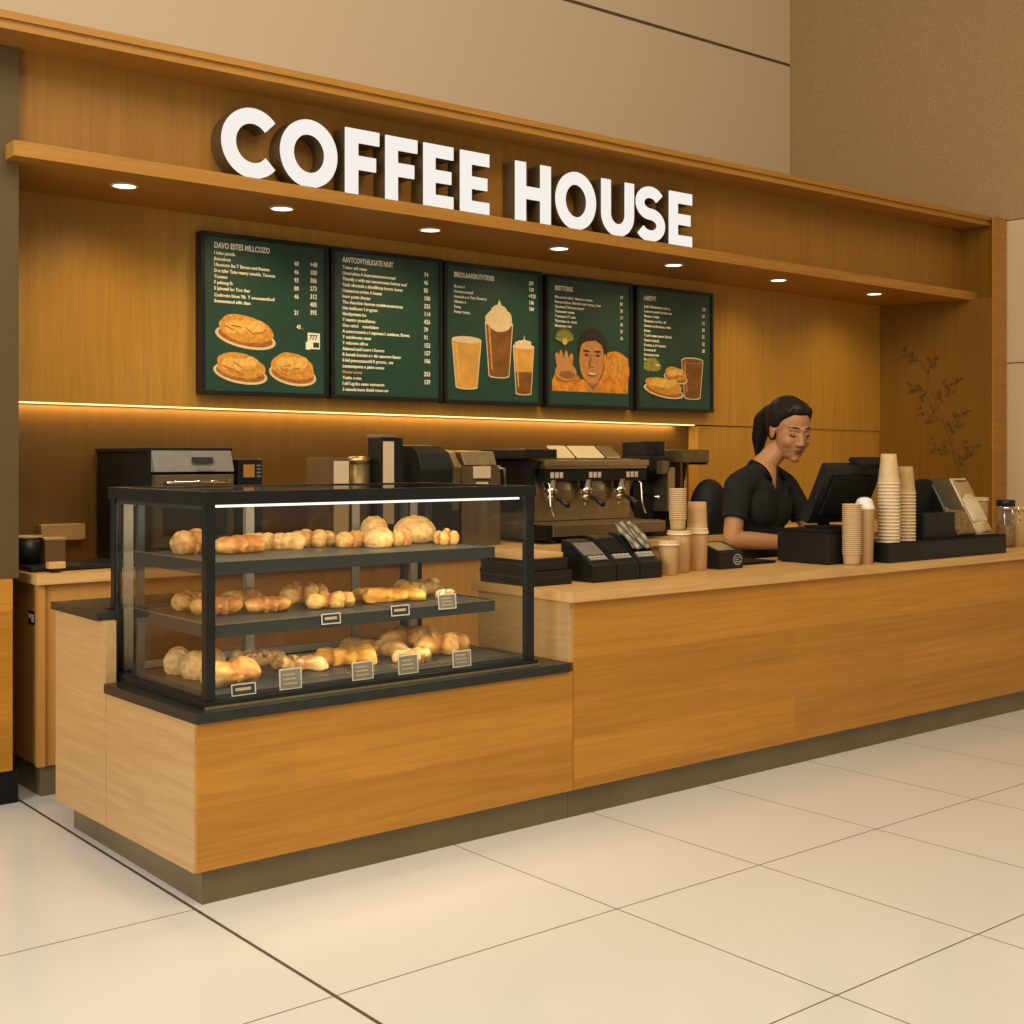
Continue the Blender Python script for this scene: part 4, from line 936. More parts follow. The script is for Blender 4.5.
for k, (xa, xb) in enumerate(((4.835, 4.975), (4.99, 5.21), (5.225, 5.345))):
    b = prism(BM(), [(xa, 5.52, 1.388), (xb, 5.52, 1.388), (xb+0.01, 5.62, 1.452), (xa+0.01, 5.62, 1.452)], (0, 0.006, 0.008)); obj('top_lid', b, M_CREAM if k < 2 else M_STEEL, t, label='pale sloping lid panel on top')

def grinder(x, y, s, label, hop):
    t = thing('espresso_grinder', label, 'grinder', (x, y, ZB), 'grinders right of the espresso machine')
    b = prism(BM(), [(x-0.09*s, y-0.14, ZB), (x-0.09*s, y+0.14, ZB), (x-0.09*s, y+0.14, 1.40), (x-0.09*s, y-0.12, 1.40), (x-0.09*s, y-0.12, 1.31), (x-0.09*s, y+0.02, 1.24), (x-0.09*s, y+0.02, ZB+0.06), (x-0.09*s, y-0.14, ZB+0.05)], (0.18*s, 0, 0), bev=0.006); obj('grinder_body', b, M_BLACK, t)
    b = BM(); box(b, x-0.085, x+0.075, y-0.09, y+0.12, 1.4005, 1.49, bev=0.008); box(b, x+0.0, x+0.06, y-0.098, y-0.0905, 1.42, 1.475); obj('hopper', b, hop, t)
    obj('side_plate', B(x+0.091*s, x+0.155*s, y-0.10, y+0.13, 1.06, 1.33, bev=0.004), M_STEEL, t)
    obj('spout', B(x-0.03, x+0.03, y-0.17, y-0.121, 1.29, 1.37, bev=0.006), M_STEELD, t)
    obj('dosing_fork', tube(BM(), [(x, y-0.02+0.04, 1.16), (x, y-0.12, 1.15)], 0.01), M_CHROME, t)
grinder(5.63, 5.60, 1.0, 'taller black grinder with a hopper, next to the espresso machine', M_BLACK)
t = thing('brewer', 'steel and black brewer head on a post, right of the grinder', 'coffee brewer', (5.92, 5.60, ZB))
obj('brewer_base', B(5.80, 6.02, 5.58, 5.80, ZB, ZB+0.09, bev=0.006), M_BLACK, t)
obj('column', B(5.84, 5.94, 5.60, 5.78, ZB+0.09, 1.36, bev=0.004), M_BLACK, t)
b = BM(); box(b, 5.80, 6.03, 5.44, 5.78, 1.36, 1.44, bev=0.006); hd = obj('brewer_head', b, M_STEELD, t)
obj('side_lamp', B(6.032, 6.06, 5.48, 5.62, 1.345, 1.435, bev=0.004), M_BLACK, hd); obj('vertical_pipe', tube(BM(), [(6.00, 5.62, 1.36), (6.00, 5.62, 1.0035)], 0.014), M_STEEL, t)
t = thing('equipment_cover', 'rounded black hump shaped cover behind the cup stacks', 'cover', (6.08, 5.50, ZB))
b = BM(); ball(b, (6.03, 5.44, ZB+0.14), (0.135, 0.115, 0.205), u=28, v=18); box(b, 5.91, 6.15, 5.335, 5.545, ZB+0.0005, ZB+0.15, bev=0.03); b = remesh(b, 0.012, 4)
for v in b.verts: v.co.z = max(v.co.z, ZB+0.0005)
obj('cover_shell', b, M_BLACKM, t); obj('hem', B(5.915, 6.145, 5.34, 5.54, ZB+0.0003, ZB+0.012), M_BLACK, t)

# left end of the back counter
t = thing('counter_mat', 'dark flat tray lying at the left end of the back counter', 'tray', (2.02, 5.50, ZB))
b = BM(); box(b, 1.825, 2.28, 5.40, 5.70, ZB+0.004, ZB+0.022, bev=0.004); obj('tray_plate', b, M_BLACK, t); b = BM(); box(b, 1.84, 2.26, 5.42, 5.68, ZB+0.0003, ZB+0.004); obj('tray_base', b, M_BLACKM, t)
t = thing('wall_box', 'long beige box fixed low on the splashback, left end', 'wall box', (2.12, 5.94, 1.02))
obj('box_cover', B(2.04, 2.245, 5.90, 5.955, 1.012, 1.085, bev=0.004), plain('beige_cover', (0.36, 0.22, 0.085), 0.5), t); obj('box_back', B(2.05, 2.235, 5.93, 5.956, 1.006, 1.011), M_GREY, t)
t = thing('small_bin', 'small dark container with a pale rim at the left column', 'container', (1.885, 5.62, ZB+0.0225))
obj('bin_body', lathe(BM(), [(0, 0.001), (0.05, 0.001), (0.058, 0.11), (0.052, 0.11), (0.046, 0.01), (0, 0.01)], 1.885, 5.62, ZB+0.022, seg=20), M_BLACK, t); obj('pale_rim', lathe(BM(), [(0.050, 0.1105), (0.060, 0.1105), (0.060, 0.120), (0.050, 0.120), (0.050, 0.1105)], 1.885, 5.62, ZB+0.022, seg=20), M_KRAFT, t)
t = thing('brown_box', 'brown box beside the small dark container at the left column', 'box', (1.99, 5.62, ZB+0.0225))
obj('box_body', B(1.945, 2.035, 5.58, 5.66, ZB+0.0228, ZB+0.12, bev=0.003), plain('dark_brown_card', (0.17, 0.085, 0.025), 0.6), t); obj('box_lid', B(1.943, 2.037, 5.578, 5.662, ZB+0.1205, ZB+0.130, bev=0.002), M_KRAFT, t)
t = thing('wood_block', 'little wooden block with a dark clip near the counter end', 'block', (1.90, 5.34, ZB))
obj('block_body', B(1.875, 1.945, 5.33, 5.37, ZB+0.018, ZB+0.045, bev=0.003), W_TOP, t); obj('clip', B(1.89, 1.925, 5.335, 5.365, ZB+0.0005, ZB+0.0175, bev=0.002), M_BLACK, t)

# ------------------------------------------------------------------ things on the service counter
t = thing('cutting_board_stack', 'stack of dark flat cases under a pale board beside the pastry case', 'stack', (3.40, 4.05, ZC)) if False else None
def flat_case(z0, z1, x0, x1, y0, y1, label):
    t = thing('flat_case', label, 'case', ((x0+x1)/2, (y0+y1)/2, z0), 'flat cases beside the pastry case')
    h = z1-z0
    obj('case_base', B(x0, x1, y0, y1, z0+0.0004, z0+h*0.56, bev=0.004), M_BLACK, t); obj('case_lid', B(x0-0.002, x1+0.002, y0-0.002, y1+0.002, z0+h*0.60, z1, bev=0.004), M_BLACK, t)
    obj('seam_strip', B(x0+0.003, x1-0.003, y0+0.003, y1-0.003, z0+h*0.56, z0+h*0.60), M_GREY, t)
flat_case(ZC, 0.936, 3.295, 3.515, 3.92, 4.25, 'lower black flat case on the counter beside the pastry case')
flat_case(0.9365, 0.985, 3.290, 3.50, 3.93, 4.24, 'upper black flat case, between the lower case and the pale board')
t = thing('serving_board', 'pale wooden board lying on the black flat cases', 'board', (3.39, 4.08, 0.986))
obj('board_plate', B(3.26, 3.485, 3.94, 4.23, 0.9855, 1.008, bev=0.004), W_TOP, t); obj('board_grip', B(3.486, 3.50, 4.04, 4.13, 0.989, 1.004, bev=0.003), W_TOP, t)
M_PRINT = plain('pale_print', (0.40, 0.36, 0.29), 0.5)
def dispenser(x0, label, k):
    w_ = 0.132; zt = 1.046 + 0.012*k; y0, y1 = 3.885, 4.085
    t = thing('lid_dispenser', label, 'dispenser', (x0+w_/2, 4.05, ZC), 'black wedge dispensers on the counter')
    obj('dispenser_body', prism(BM(), [(x0, y1, ZC+0.0004), (x0, y0, ZC+0.0004), (x0, y0, 0.945), (x0, y0+0.03, 0.962), (x0, y0+0.14, zt-0.014), (x0, y0+0.17, zt-0.002), (x0, y1, zt)], (w_, 0, 0), bev=0.006), M_BLACK, t)
    def slope(u0, u1, f0, f1, off=0.0015):
        a, c = Vector((x0, y0+0.03, 0.962)), Vector((x0, y0+0.14, zt-0.014)); n = Vector((0, -(c.z-a.z), (c.y-a.y))).normalized()*off
        p, q = a.lerp(c, f0)+n, a.lerp(c, f1)+n
        return [(x0+u0*w_, p.y, p.z), (x0+u1*w_, p.y, p.z), (x0+u1*w_, q.y, q.z), (x0+u0*w_, q.y, q.z)]
    nrm = (0, -0.0015, 0.0022)
    obj('front_flap', prism(BM(), slope(0.06, 0.94, 0.30, 0.98), nrm), M_BLACKM if k else M_GREY, t)
    lb = obj('label_plate', prism(BM(), slope(0.12, 0.90, 0.02, 0.24), nrm), M_GREY, t)
    b = BM()
    for i, (u0, u1) in enumerate(((0.16, 0.30), (0.34, 0.46), (0.50, 0.66), (0.70, 0.84))): prism(b, slope(u0, u1, 0.13, 0.22, 0.0045), nrm)
    prism(b, slope(0.16, 0.84, 0.04, 0.09, 0.0045), nrm); obj('label_print', b, M_PRINT, lb)
    return t
for k, (x0, lab) in enumerate(((3.60, 'left black wedge dispenser with a grey flap, nearest the pastry case'), (3.738, 'middle black wedge dispenser with white lettering'), (3.876, 'right black wedge dispenser, the one with foil sachets'))): dispenser(x0, lab, k)
M_FOIL = plain('foil', (0.50, 0.44, 0.34), 0.4, metal=0.7, var=0.12, scale=30, bump=0.1, bscale=40)
random.seed(9)
for k, (xa, lab) in enumerate(((3.880, 'crumpled silver foil sachet leaning on the right dispenser, left one'), (3.945, 'crumpled silver foil sachet leaning on the right dispenser, right one'))):
    b = BM(); n = 10; p0, p1 = Vector((xa, 3.945, 0.989)), Vector((xa, 4.075, 1.105)); nv = Vector((0, -(p1.z-p0.z), p1.y-p0.y)).normalized()
    g = [[b.verts.new(p0.lerp(p1, j/n) + Vector((0.062*i/n, 0, 0)) + nv*(0.016 + 0.004*math.sin(i*0.9+j*0.7+k*2) + 0.002*math.sin(i*1.3-j*1.2))) for i in range(n+1)] for j in range(n+1)]
    for j in range(n):
        for i in range(n): b.faces.new((g[j][i], g[j][i+1], g[j+1][i+1], g[j+1][i]))
    bmesh.ops.solidify(b, geom=b.faces[:], thickness=0.003)
    obj('foil_sachet', b, M_FOIL, loc=(xa+0.03, 3.95, 0.989), label=lab, cat='sachet', group='foil sachets', smooth=True)

# paper cups
def cup_mesh(rb, rt, h, rim=0.0028, inv=False, mats=None):
    """open paper cup with a rolled rim; inv turns it upside down (rim on the table)"""
    prof = [(0, 0.006), (rb-0.002, 0.006), (rb-0.002, 0.0), (rb, 0.0)]
    prof += [(rb+(rt-rb)*f, h*f) for f in (0.25, 0.5, 0.75)] + [(rt-0.0002, h-2*rim)]
    k0 = len(prof)
    prof += [(rt+rim*0.75, h-rim*1.7), (rt+rim, h-rim), (rt+rim*0.4, h), (rt-0.0007, h-0.0003), (rt-0.0008, h-2*rim)]
    prof += [(rb+(rt-rb)*0.0085/h-0.0006, 0.0085), (0, 0.0085)]
    b = lathe(BM(), prof, seg=32)
    for f in b.faces:
        if min(v.co.z for v in f.verts) >= h-2*rim-1e-4: f.material_index = 1
    if inv:
        for v in b.verts: v.co.z = h - v.co.z
        bmesh.ops.reverse_faces(b, faces=b.faces)
    return b
def stack(x, y, z, n, dz, rb, rt, h, inv, where, group, mats=None, name='paper_cup', jit=0.0):
    b = cup_mesh(rb, rt, h, inv=inv)
    first = None; rnd = random.Random(int(x*1000))
    for i in range(n):
        k = n-1-i
        lab = 'kraft paper cup ' + where + ', ' + ORD[k] if n > 1 else 'kraft paper cup ' + where
        loc = (x + rnd.uniform(-jit, jit), y + rnd.uniform(-jit, jit), z + 0.0005 + i*dz)
        if first is None:
            first = obj(name, b, mats or [M_KRAFT, M_RIM], local=True, label=lab, cat='paper cup', group=group); first.location = loc
        else:
            o = first.copy(); C.objects.link(o); o.location = loc; o['label'] = lab
def lidded(x, y, r0, r1, h, label, name='food_tub', group=None, lid=M_RIM):
    t = thing(name, label, 'container', (x, y, ZC), group)
    obj('tub_body', lathe(BM(), [(0, 0.0005), (r0-0.002, 0.0005), (r0, 0.003), (r1, h-0.022), (r1, h-0.02), (0, h-0.02)], x, y, ZC, seg=36), M_KRAFT, t)
    obj('lid', lathe(BM(), [(r1-0.004, h-0.0195), (r1+0.004, h-0.0195), (r1+0.004, h-0.012), (r1+0.0015, h-0.010), (r1+0.003, h-0.004), (r1, h), (r1-0.006, h), (r1-0.009, h-0.004), (0, h-0.004)], x, y, ZC, seg=36), M_KRAFTL, t)
    obj('rim_band', lathe(BM(), [(r1+0.0042, h-0.0190), (r1+0.0052, h-0.0180), (r1+0.0052, h-0.0135), (r1+0.0042, h-0.0125)], x, y, ZC, seg=36), M_RIM, t, label='pale rolled rim')
    return t
lidded(4.115, 3.950, 0.040, 0.044, 0.150, 'short lidded kraft tub, nearest the black dispensers', group='kraft tubs on the counter')
lidded(4.235, 4.000, 0.046, 0.051, 0.190, 'tall kraft tub carrying the ribbed stack of cups', group='kraft tubs on the counter')
lidded(4.385, 4.030, 0.044, 0.048, 0.188, 'tall kraft tub carrying one upside down cup', group='kraft tubs on the counter')
stack(4.225, 4.000, ZC+0.190, 15, 0.0094, 0.032, 0.0375, 0.056, False, 'in the ribbed stack on the middle kraft tub', 'cups in the ribbed stack on the kraft tub', mats=[M_KRAFT, M_KRAFTL])
stack(4.385, 4.030, ZC+0.188, 1, 0, 0.042, 0.0465, 0.125, True, 'upside down on the right kraft tub', 'single cups')
stack(5.170, 3.752, ZC, 25, 0.0098, 0.038, 0.0435, 0.058, False, 'in the thin ribbed stack before the register', 'cups in the ribbed stack before the register', mats=[M_KRAFT, M_KRAFTL])
t = thing('tall_cup', 'tall kraft cup with a white domed lid, right of the ribbed stack', 'paper cup', (5.272, 3.752, ZC))
obj('cup_body', lathe(BM(), [(0, 0.0005), (0.038, 0.0005), (0.040, 0.002), (0.0465, 0.26), (0.048, 0.262), (0.048, 0.268), (0, 0.268)], 5.272, 3.752, ZC, seg=32), M_KRAFT, t)
obj('dome_lid', lathe(BM(), [(0.0475, 0.2685), (0.0475, 0.278), (0.044, 0.282), (0.042, 0.298), (0.034, 0.314), (0.018, 0.323), (0, 0.325)], 5.272, 3.752, ZC, seg=32), M_WHITE, t, label='white domed lid')

t = thing('card_reader', 'small black card reader box with a pale round print', 'card reader', (4.56, 4.03, ZC))
obj('reader_body', prism(BM(), [(4.475, 3.975, ZC+0.0005), (4.475, 3.975, 0.955), (4.475, 4.10, 0.995), (4.475, 4.14, 0.995), (4.475, 4.14, ZC+0.0005)], (0.165, 0, 0), bev=0.004), M_BLACK, t)
obj('screen', prism(BM(), [(4.485, 3.99, 0.9625), (4.60, 3.99, 0.9625), (4.60, 4.085, 0.9925), (4.485, 4.085, 0.9925)], (0, -0.0006, 0.0018)), M_STEEL, t, label='silvery slanted screen')
b = BM()
for k in range(16):
    a0 = 2*PI*k/16; a1 = a0 + 2*PI/16*0.8; cx, cz = 4.60, 0.918
    prism(b, [(cx+0.030*math.cos(a0), 3.9738, cz+0.026*math.sin(a0)), (cx+0.030*math.cos(a1), 3.9738, cz+0.026*math.sin(a1)), (cx+0.025*math.cos(a1), 3.9738, cz+0.021*math.sin(a1)), (cx+0.025*math.cos(a0), 3.9738, cz+0.021*math.sin(a0))], (0, 0.0009, 0))
for k in range(3): prism(b, [(4.583, 3.9738, 0.905+0.010*k), (4.617-0.008*(k % 2), 3.9738, 0.905+0.010*k), (4.617-0.008*(k % 2), 3.9738, 0.909+0.010*k), (4.583, 3.9738, 0.909+0.010*k)], (0, 0.0009, 0))
obj('round_print', b, M_PRINT, t)
t = thing('counter_pad', 'flat black pad under the forearm of the barista', 'mat', (4.83, 4.17, ZC))
obj('pad_top', B(4.70, 4.985, 4.06, 4.28, ZC+0.004, ZC+0.013, bev=0.003), M_BLACKM, t); obj('pad_base', B(4.705, 4.98, 4.065, 4.275, ZC+0.0004, ZC+0.0038), M_BLACK, t)

# cash register
t = thing('cash_register', 'black cash register with a tilted touch screen on a cash drawer', 'cash register', (5.17, 3.95, ZC))
dr = obj('cash_drawer', B(5.060, 5.360, 3.808, 4.115, ZC+0.006, 1.030, bev=0.006), M_BLACK, t)
obj('drawer_top', B(5.055, 5.365, 3.803, 4.120, 1.0305, 1.042, bev=0.004), M_BLACKM, t)
b = BM()
for q in ((5.08, 3.83), (5.34, 3.83), (5.08, 4.09), (5.34, 4.09)): lathe(b, [(0, 0.0003), (0.012, 0.0003), (0.012, 0.006), (0, 0.006)], q[0], q[1], ZC, seg=12)
obj('foot', b, M_BLACK, t)
b = BM(); box(b, 5.20, 5.34, 3.93, 4.06, 1.0425, 1.056, bev=0.004); tube(b, [(5.29, 4.01, 1.055), (5.29, 4.00, 1.10), (5.29, 3.975, 1.17)], [0.030, 0.026, 0.024], seg=14); obj('stand', b, M_BLACK, t)
u = Vector((0, -0.135, 0.285)).normalized(); nn = Vector((0, -u.z, u.y)); c0 = Vector((5.135, 4.035, 1.085)); H_ = 0.315; Wd = 0.45; T_ = 0.050
def slab(du0, du1, dv0, dv1, dn0, dn1, bev=0.0):
    base = [c0 + Vector((a, 0, 0)) + u*v + nn*dn0 for a, v in ((du0, dv0), (du1, dv0), (du1, dv1), (du0, dv1))]
    return prism(BM(), [tuple(p) for p in base], tuple(nn*(dn1-dn0)), bev=bev)
mo = obj('monitor', slab(0, Wd, 0, H_, 0, T_, 0.010), M_BLACK, t, label='tilted black touch screen seen from behind')
obj('screen_glass', slab(0.015, Wd-0.015, 0.015, H_-0.015, -0.002, 0.0), plain('dark_screen', (0.02, 0.022, 0.025), 0.12), mo)
obj('rear_cover', slab(0.06, Wd-0.06, 0.05, H_-0.05, T_, T_+0.014, 0.006), M_BLACKM, mo)
obj('customer_display', slab(0.22, 0.46, H_+0.001, H_+0.024, -0.01, 0.075, 0.004), M_BLACKM, t)

# black display tray with inverted cups and coffee bags
t = thing('display_tray', 'long low black tray at the front of the counter, right side', 'tray', (5.87, 3.9, ZC))
obj('tray_box', B(5.385, 6.46, 3.690, 4.00, ZC+0.0005, 0.968, bev=0.003), M_BLACK, t); obj('tray_rim', one(lambda b: (box(b, 5.385, 6.46, 3.690, 3.696, 0.9685, 0.976), box(b, 5.385, 5.391, 3.696, 4.00, 0.9685, 0.976), box(b, 6.454, 6.46, 3.696, 4.00, 0.9685, 0.976))), M_BLACKM, t)
stack(5.505, 3.775, 0.968, 18, 0.0172, 0.037, 0.054, 0.150, True, 'in the tall inverted stack on the black tray', 'cups in the tall inverted stack on the black tray', mats=[M_KRAFTL, M_RIM])
stack(5.700, 3.810, 0.968, 15, 0.0170, 0.037, 0.051, 0.140, True, 'in the shorter inverted stack on the black tray', 'cups in the shorter inverted stack on the black tray', mats=[M_KRAFT, M_RIM])
t = thing('bag_rack', 'black sloping rack for coffee bags on the tray', 'rack', (6.05, 3.95, 0.968))
obj('rack_block', B(5.82, 6.085, 3.90, 3.995, 0.9685, 1.27, bev=0.005), M_BLACKM, t); obj('front_bin', B(5.80, 6.085, 3.765, 3.895, 0.9685, 1.105, bev=0.006), M_BLACK, t, label='low front bin')
obj('sloping_back', prism(BM(), [(6.09, 3.765, 0.9685), (6.09, 3.930, 1.275), (6.09, 3.995, 1.275), (6.09, 3.995, 0.9685)], (0.36, 0, 0), bev=0.003), M_BLACKM, t)
M_BEAN = plain('coffee_bean_print', (0.19, 0.105, 0.035), 0.5, var=0.75, scale=60)
M_BAGD = plain('dark_bag', (0.045, 0.033, 0.018), 0.4, var=0.3)
M_BAGL = plain('cream_bag', (0.58, 0.44, 0.25), 0.45, var=0.12, scale=20, bump=0.2, bscale=30)
M_BAGP = plain('tan_bag', (0.38, 0.22, 0.085), 0.5, var=0.15)
a_, c_ = Vector((0, 3.765, 0.9685)), Vector((0, 3.930, 1.275)); sl = (c_-a_).normalized(); nb = Vector((0, -sl.z, sl.y))
def bagpiece(x0, x1, f0, f1, d0, d1, puff=0.0, sag=0.0):
    """cushion shaped piece of pouch lying on the sloping rack"""
    b = BM(); n = 14; L_ = (c_-a_).length
    top = []; bot = []
    for j in range(n+1):
        for i in range(n+1):
            p, q = i/n, j/n
            e = (1-abs(2*p-1)**2.6)*(1-abs(2*q-1)**2.6)
            base = a_ + sl*(L_*(f0+(f1-f0)*q)) + Vector((x0+(x1-x0)*p, 0, 0))
            top.append(b.verts.new(base + nb*(d0+0.002+(d1-d0)*e + puff*e*math.sin(5*p+7*q)))); bot.append(b.verts.new(base + nb*d0))
    for j in range(n):
        for i in range(n):
            k = j*(n+1)+i
            b.faces.new((top[k], top[k+1], top[k+n+2], top[k+n+1])); b.faces.new((bot[k+n+1], bot[k+n+2], bot[k+1], bot[k]))
    rim = [i for i in range(n+1)] + [(j+1)*(n+1)-1 for j in range(1, n+1)] + [n*(n+1)+i for i in range(n-1, -1, -1)] + [j*(n+1) for j in range(n-1, 0, -1)]
    for k in range(len(rim)):
        a0, a1 = rim[k], rim[(k+1) % len(rim)]; b.faces.new((bot[a0], bot[a1], top[a1], top[a0]))
    for f in b.faces: f.smooth = True
    bmesh.ops.recalc_face_normals(b, faces=b.faces)
    return b
t = thing('coffee_bag', 'dark coffee bag with a bean patterned lower half, left on the rack', 'coffee bag', (6.13, 3.86, 0.97), 'coffee bags on the rack')
obj('bag_body', bagpiece(6.095, 6.285, 0.02, 1.0, 0.002, 0.022), M_BAGD, t); obj('bean_print', bagpiece(6.100, 6.280, 0.03, 0.50, 0.012, 0.026, 0.002), M_BEAN, t, label='brown bean patterned lower half')
t = thing('coffee_bag', 'cream coffee bag with a tan top band, right on the rack', 'coffee bag', (6.33, 3.86, 0.97), 'coffee bags on the rack')
obj('bag_body', bagpiece(6.288, 6.450, 0.02, 1.0, 0.002, 0.022), M_BAGL, t); obj('tan_panel', bagpiece(6.300, 6.438, 0.64, 0.93, 0.014, 0.022), M_BAGP, t, label='tan upper panel')
obj('dark_band', bagpiece(6.305, 6.433, 0.91, 0.955, 0.012, 0.018), M_BAGD, t); obj('cream_flap', bagpiece(6.295, 6.443, 0.22, 0.64, 0.016, 0.030, 0.004), M_CREAM, t); obj('tan_corner', bagpiece(6.36, 6.445, 0.05, 0.20, 0.012, 0.022), M_BAGP, t)

# right end: lidded tub, clamp jar, canister
lidded(6.800, 4.060, 0.052, 0.056, 0.285, 'wide lidded kraft tub behind the cream coffee bag')
t = thing('clamp_jar', 'clear glass clamp jar of brown contents with a black lid', 'jar', (6.875, 3.93, ZC))
jx, jy = 6.875, 3.93
obj('glass_body', lathe(BM(), [(0, 0.001), (0.054, 0.001), (0.058, 0.010), (0.058, 0.19), (0.048, 0.215), (0.048, 0.235)], jx, jy, ZC, seg=32), glass('jar_glass', (0.90, 0.93, 0.93), 0.9, 0.08), t)
obj('contents', lathe(BM(), [(0, 0.006), (0.050, 0.006), (0.053, 0.014), (0.053, 0.125), (0.03, 0.135), (0, 0.132)], jx, jy, ZC, seg=24), plain('brown_contents', (0.26, 0.125, 0.03), 0.6, var=0.5, scale=70, bump=0.4), t)
obj('lid', lathe(BM(), [(0, 0.2355), (0.052, 0.2355), (0.052, 0.268), (0.046, 0.272), (0, 0.272)], jx, jy, ZC, seg=28), M_BLACK, t, label='black lid')
b = BM(); tube(b, [(jx+0.045, jy-0.045, ZC+0.235), (jx+0.062, jy-0.05, ZC+0.20), (jx+0.062, jy-0.05, ZC+0.15), (jx+0.044, jy-0.05, ZC+0.14)], 0.004); tube(b, [(jx-0.03, jy-0.052, ZC+0.235), (jx-0.03, jy-0.066, ZC+0.18), (jx-0.03, jy-0.062, ZC+0.15)], 0.004)
lathe(b, [(0.0495, 0.218), (0.052, 0.221), (0.052, 0.229), (0.0495, 0.232)], jx, jy, ZC, seg=28); obj('wire_clamp', b, M_CHROME, t)
t = thing('canister', 'plain brown canister at the right edge of the counter', 'canister', (7.03, 3.96, ZC))
obj('canister_body', lathe(BM(), [(0, 0.0005), (0.060, 0.0005), (0.062, 0.004), (0.062, 0.205), (0, 0.205)], 7.03, 3.96, ZC, seg=32), M_KRAFT, t); obj('lid', lathe(BM(), [(0, 0.2055), (0.064, 0.2055), (0.064, 0.226), (0.058, 0.230), (0, 0.230)], 7.03, 3.96, ZC, seg=32), M_KRAFTL, t)
# ------------------------------------------------------------------ the barista
px0, py0 = 5.36, 4.50
t = thing('person', 'person in a black polo shirt with a dark ponytail, looking down behind the cash register', 'person', (px0, py0, 0))
S = 0.345
yaw, tilt, roll = math.radians(-108), math.radians(16), math.radians(-4)
HC = Vector((5.478, 4.368, 1.540))
fwd = Vector((math.cos(yaw)*math.cos(tilt), math.sin(yaw)*math.cos(tilt), -math.sin(tilt)))
rgt = Vector((math.sin(yaw), -math.cos(yaw), 0)).normalized()      # the person's own right
up = rgt.cross(fwd).normalized()
if up.z < 0: up = -up
R3 = Matrix((rgt, fwd, up)).transposed()                            # columns: right, forward, up
def hp(r, f, u): return HC + (rgt*r + fwd*f + up*u)*S
def hball(b, c, r, **k): ball(b, hp(*c), tuple(q*S for q in r), rot=R3, **k)
def hlimb(b, p, q, r0, r1, flat=1.0): limb(b, hp(*p), hp(*q), r0*S, r1*S, flat, side=tuple(rgt))
b = BM()
hball(b, (0, -.07, .13), (.295, .36, .345)); hball(b, (0, .085, -.10), (.248, .255, .35))
hball(b, (0, .14, -.30), (.165, .165, .14)); hball(b, (0, .235, -.385), (.085, .075, .072))
for s in (-1, 1):
    hball(b, (s*.125, .185, -.13), (.115, .115, .12)); hball(b, (s*.115, .268, .012), (.060, .040, .034))
    hball(b, (s*.295, -.03, -.05), (.032, .065, .10)); hball(b, (s*.305, -.055, .0), (.022, .045, .055)); hball(b, (s*.040, .352, -.150), (.032, .036, .026))
    hlimb(b, (s*.03, .298, .075), (s*.17, .262, .080), .038, .030)
hlimb(b, (0, .295, .07), (0, .362, -.125), .028, .042); hball(b, (0, .372, -.140), (.040, .036, .034))
hlimb(b, (-.060, .312, -.243), (0, .330, -.232), .014, .020); hlimb(b, (.060, .312, -.243), (0, .330, -.232), .014, .020)
hlimb(b, (-.045, .300, -.275), (.045, .300, -.275), .022, .022); hball(b, (0, .304, -.275), (.05, .026, .020))
NB = Vector((5.378, 4.462, 1.352))
limb(b, hp(0, -.08, -.20), NB, 0.058, 0.060); limb(b, NB, (5.367, 4.475, 1.24), 0.066, 0.10)
# trunk and legs
limb(b, (5.365, 4.475, 1.20), (5.36, 4.50, 0.95), 0.140, 0.125, 0.62); limb(b, (5.20, 4.470, 1.245), (5.54, 4.475, 1.240), 0.055, 0.055)
for s in (-1, 1):
    limb(b, (px0+s*.085, 4.50, 0.90), (px0+s*.090, 4.48, 0.48), 0.088, 0.058); limb(b, (px0+s*.090, 4.48, 0.48), (px0+s*.095, 4.51, 0.09), 0.058, 0.038)
    limb(b, (px0+s*.095, 4.515, 0.05), (px0+s*.105, 4.36, 0.032), 0.040, 0.028)
# arms
ER, WR = Vector((5.070, 4.420, 0.968)), Vector((5.395, 4.235, 0.946))
EL, WL = Vector((5.690, 4.380, 0.985)), Vector((5.635, 4.225, 0.950))
limb(b, (5.180, 4.468, 1.235), ER, 0.060, 0.047); limb(b, ER, ER.lerp(WR, .3), 0.047, 0.047); limb(b, ER.lerp(WR, .3), WR, 0.047, 0.031)
limb(b, (5.560, 4.475, 1.230), EL, 0.060, 0.046); limb(b, EL, EL.lerp(WL, .35), 0.046, 0.045); limb(b, EL.lerp(WL, .35), WL, 0.045, 0.030)
def hand(wr, d, side):
    d = Vector(d).normalized(); lat = d.cross(Vector((0, 0, 1))).normalized()*side    # towards the thumb
    pc = wr + d*0.055 + Vector((0, 0, -0.006))
    limb(b, wr, pc, 0.030, 0.036, 0.50, side=tuple(lat)); kn = pc + d*0.032
    for i, (off, L_) in enumerate(((0.027, 0.072), (0.009, 0.080), (-0.009, 0.075), (-0.026, 0.060))):
        k0 = kn + lat*off + d*(-0.006*abs(i-1)); d1 = (d + lat*off*2.0 + Vector((0, 0, -0.10))).normalized(); d2 = (d1 + Vector((0, 0, -0.55))).normalized(); d3 = (d1 + Vector((0, 0, -0.95))).normalized()
        a = k0 + d1*L_*0.45; c = a + d2*L_*0.32; e = c + d3*L_*0.22
        limb(b, pc + lat*off*0.8, k0, 0.011, 0.0098, seg=10); limb(b, k0, a, 0.0098, 0.0088, seg=10); limb(b, a, c, 0.0088, 0.0080, seg=10); limb(b, c, e, 0.0080, 0.0068, seg=10)
    t0 = wr + d*0.030 + lat*0.020; t1 = t0 + (d*0.6 + lat*0.85 + Vector((0, 0, -0.2))).normalized()*0.040; t2 = t1 + (d + lat*0.3 + Vector((0, 0, -0.25))).normalized()*0.032
    limb(b, t0, t1, 0.016, 0.0115, seg=10); limb(b, t1, t2, 0.0105, 0.0085, seg=10)
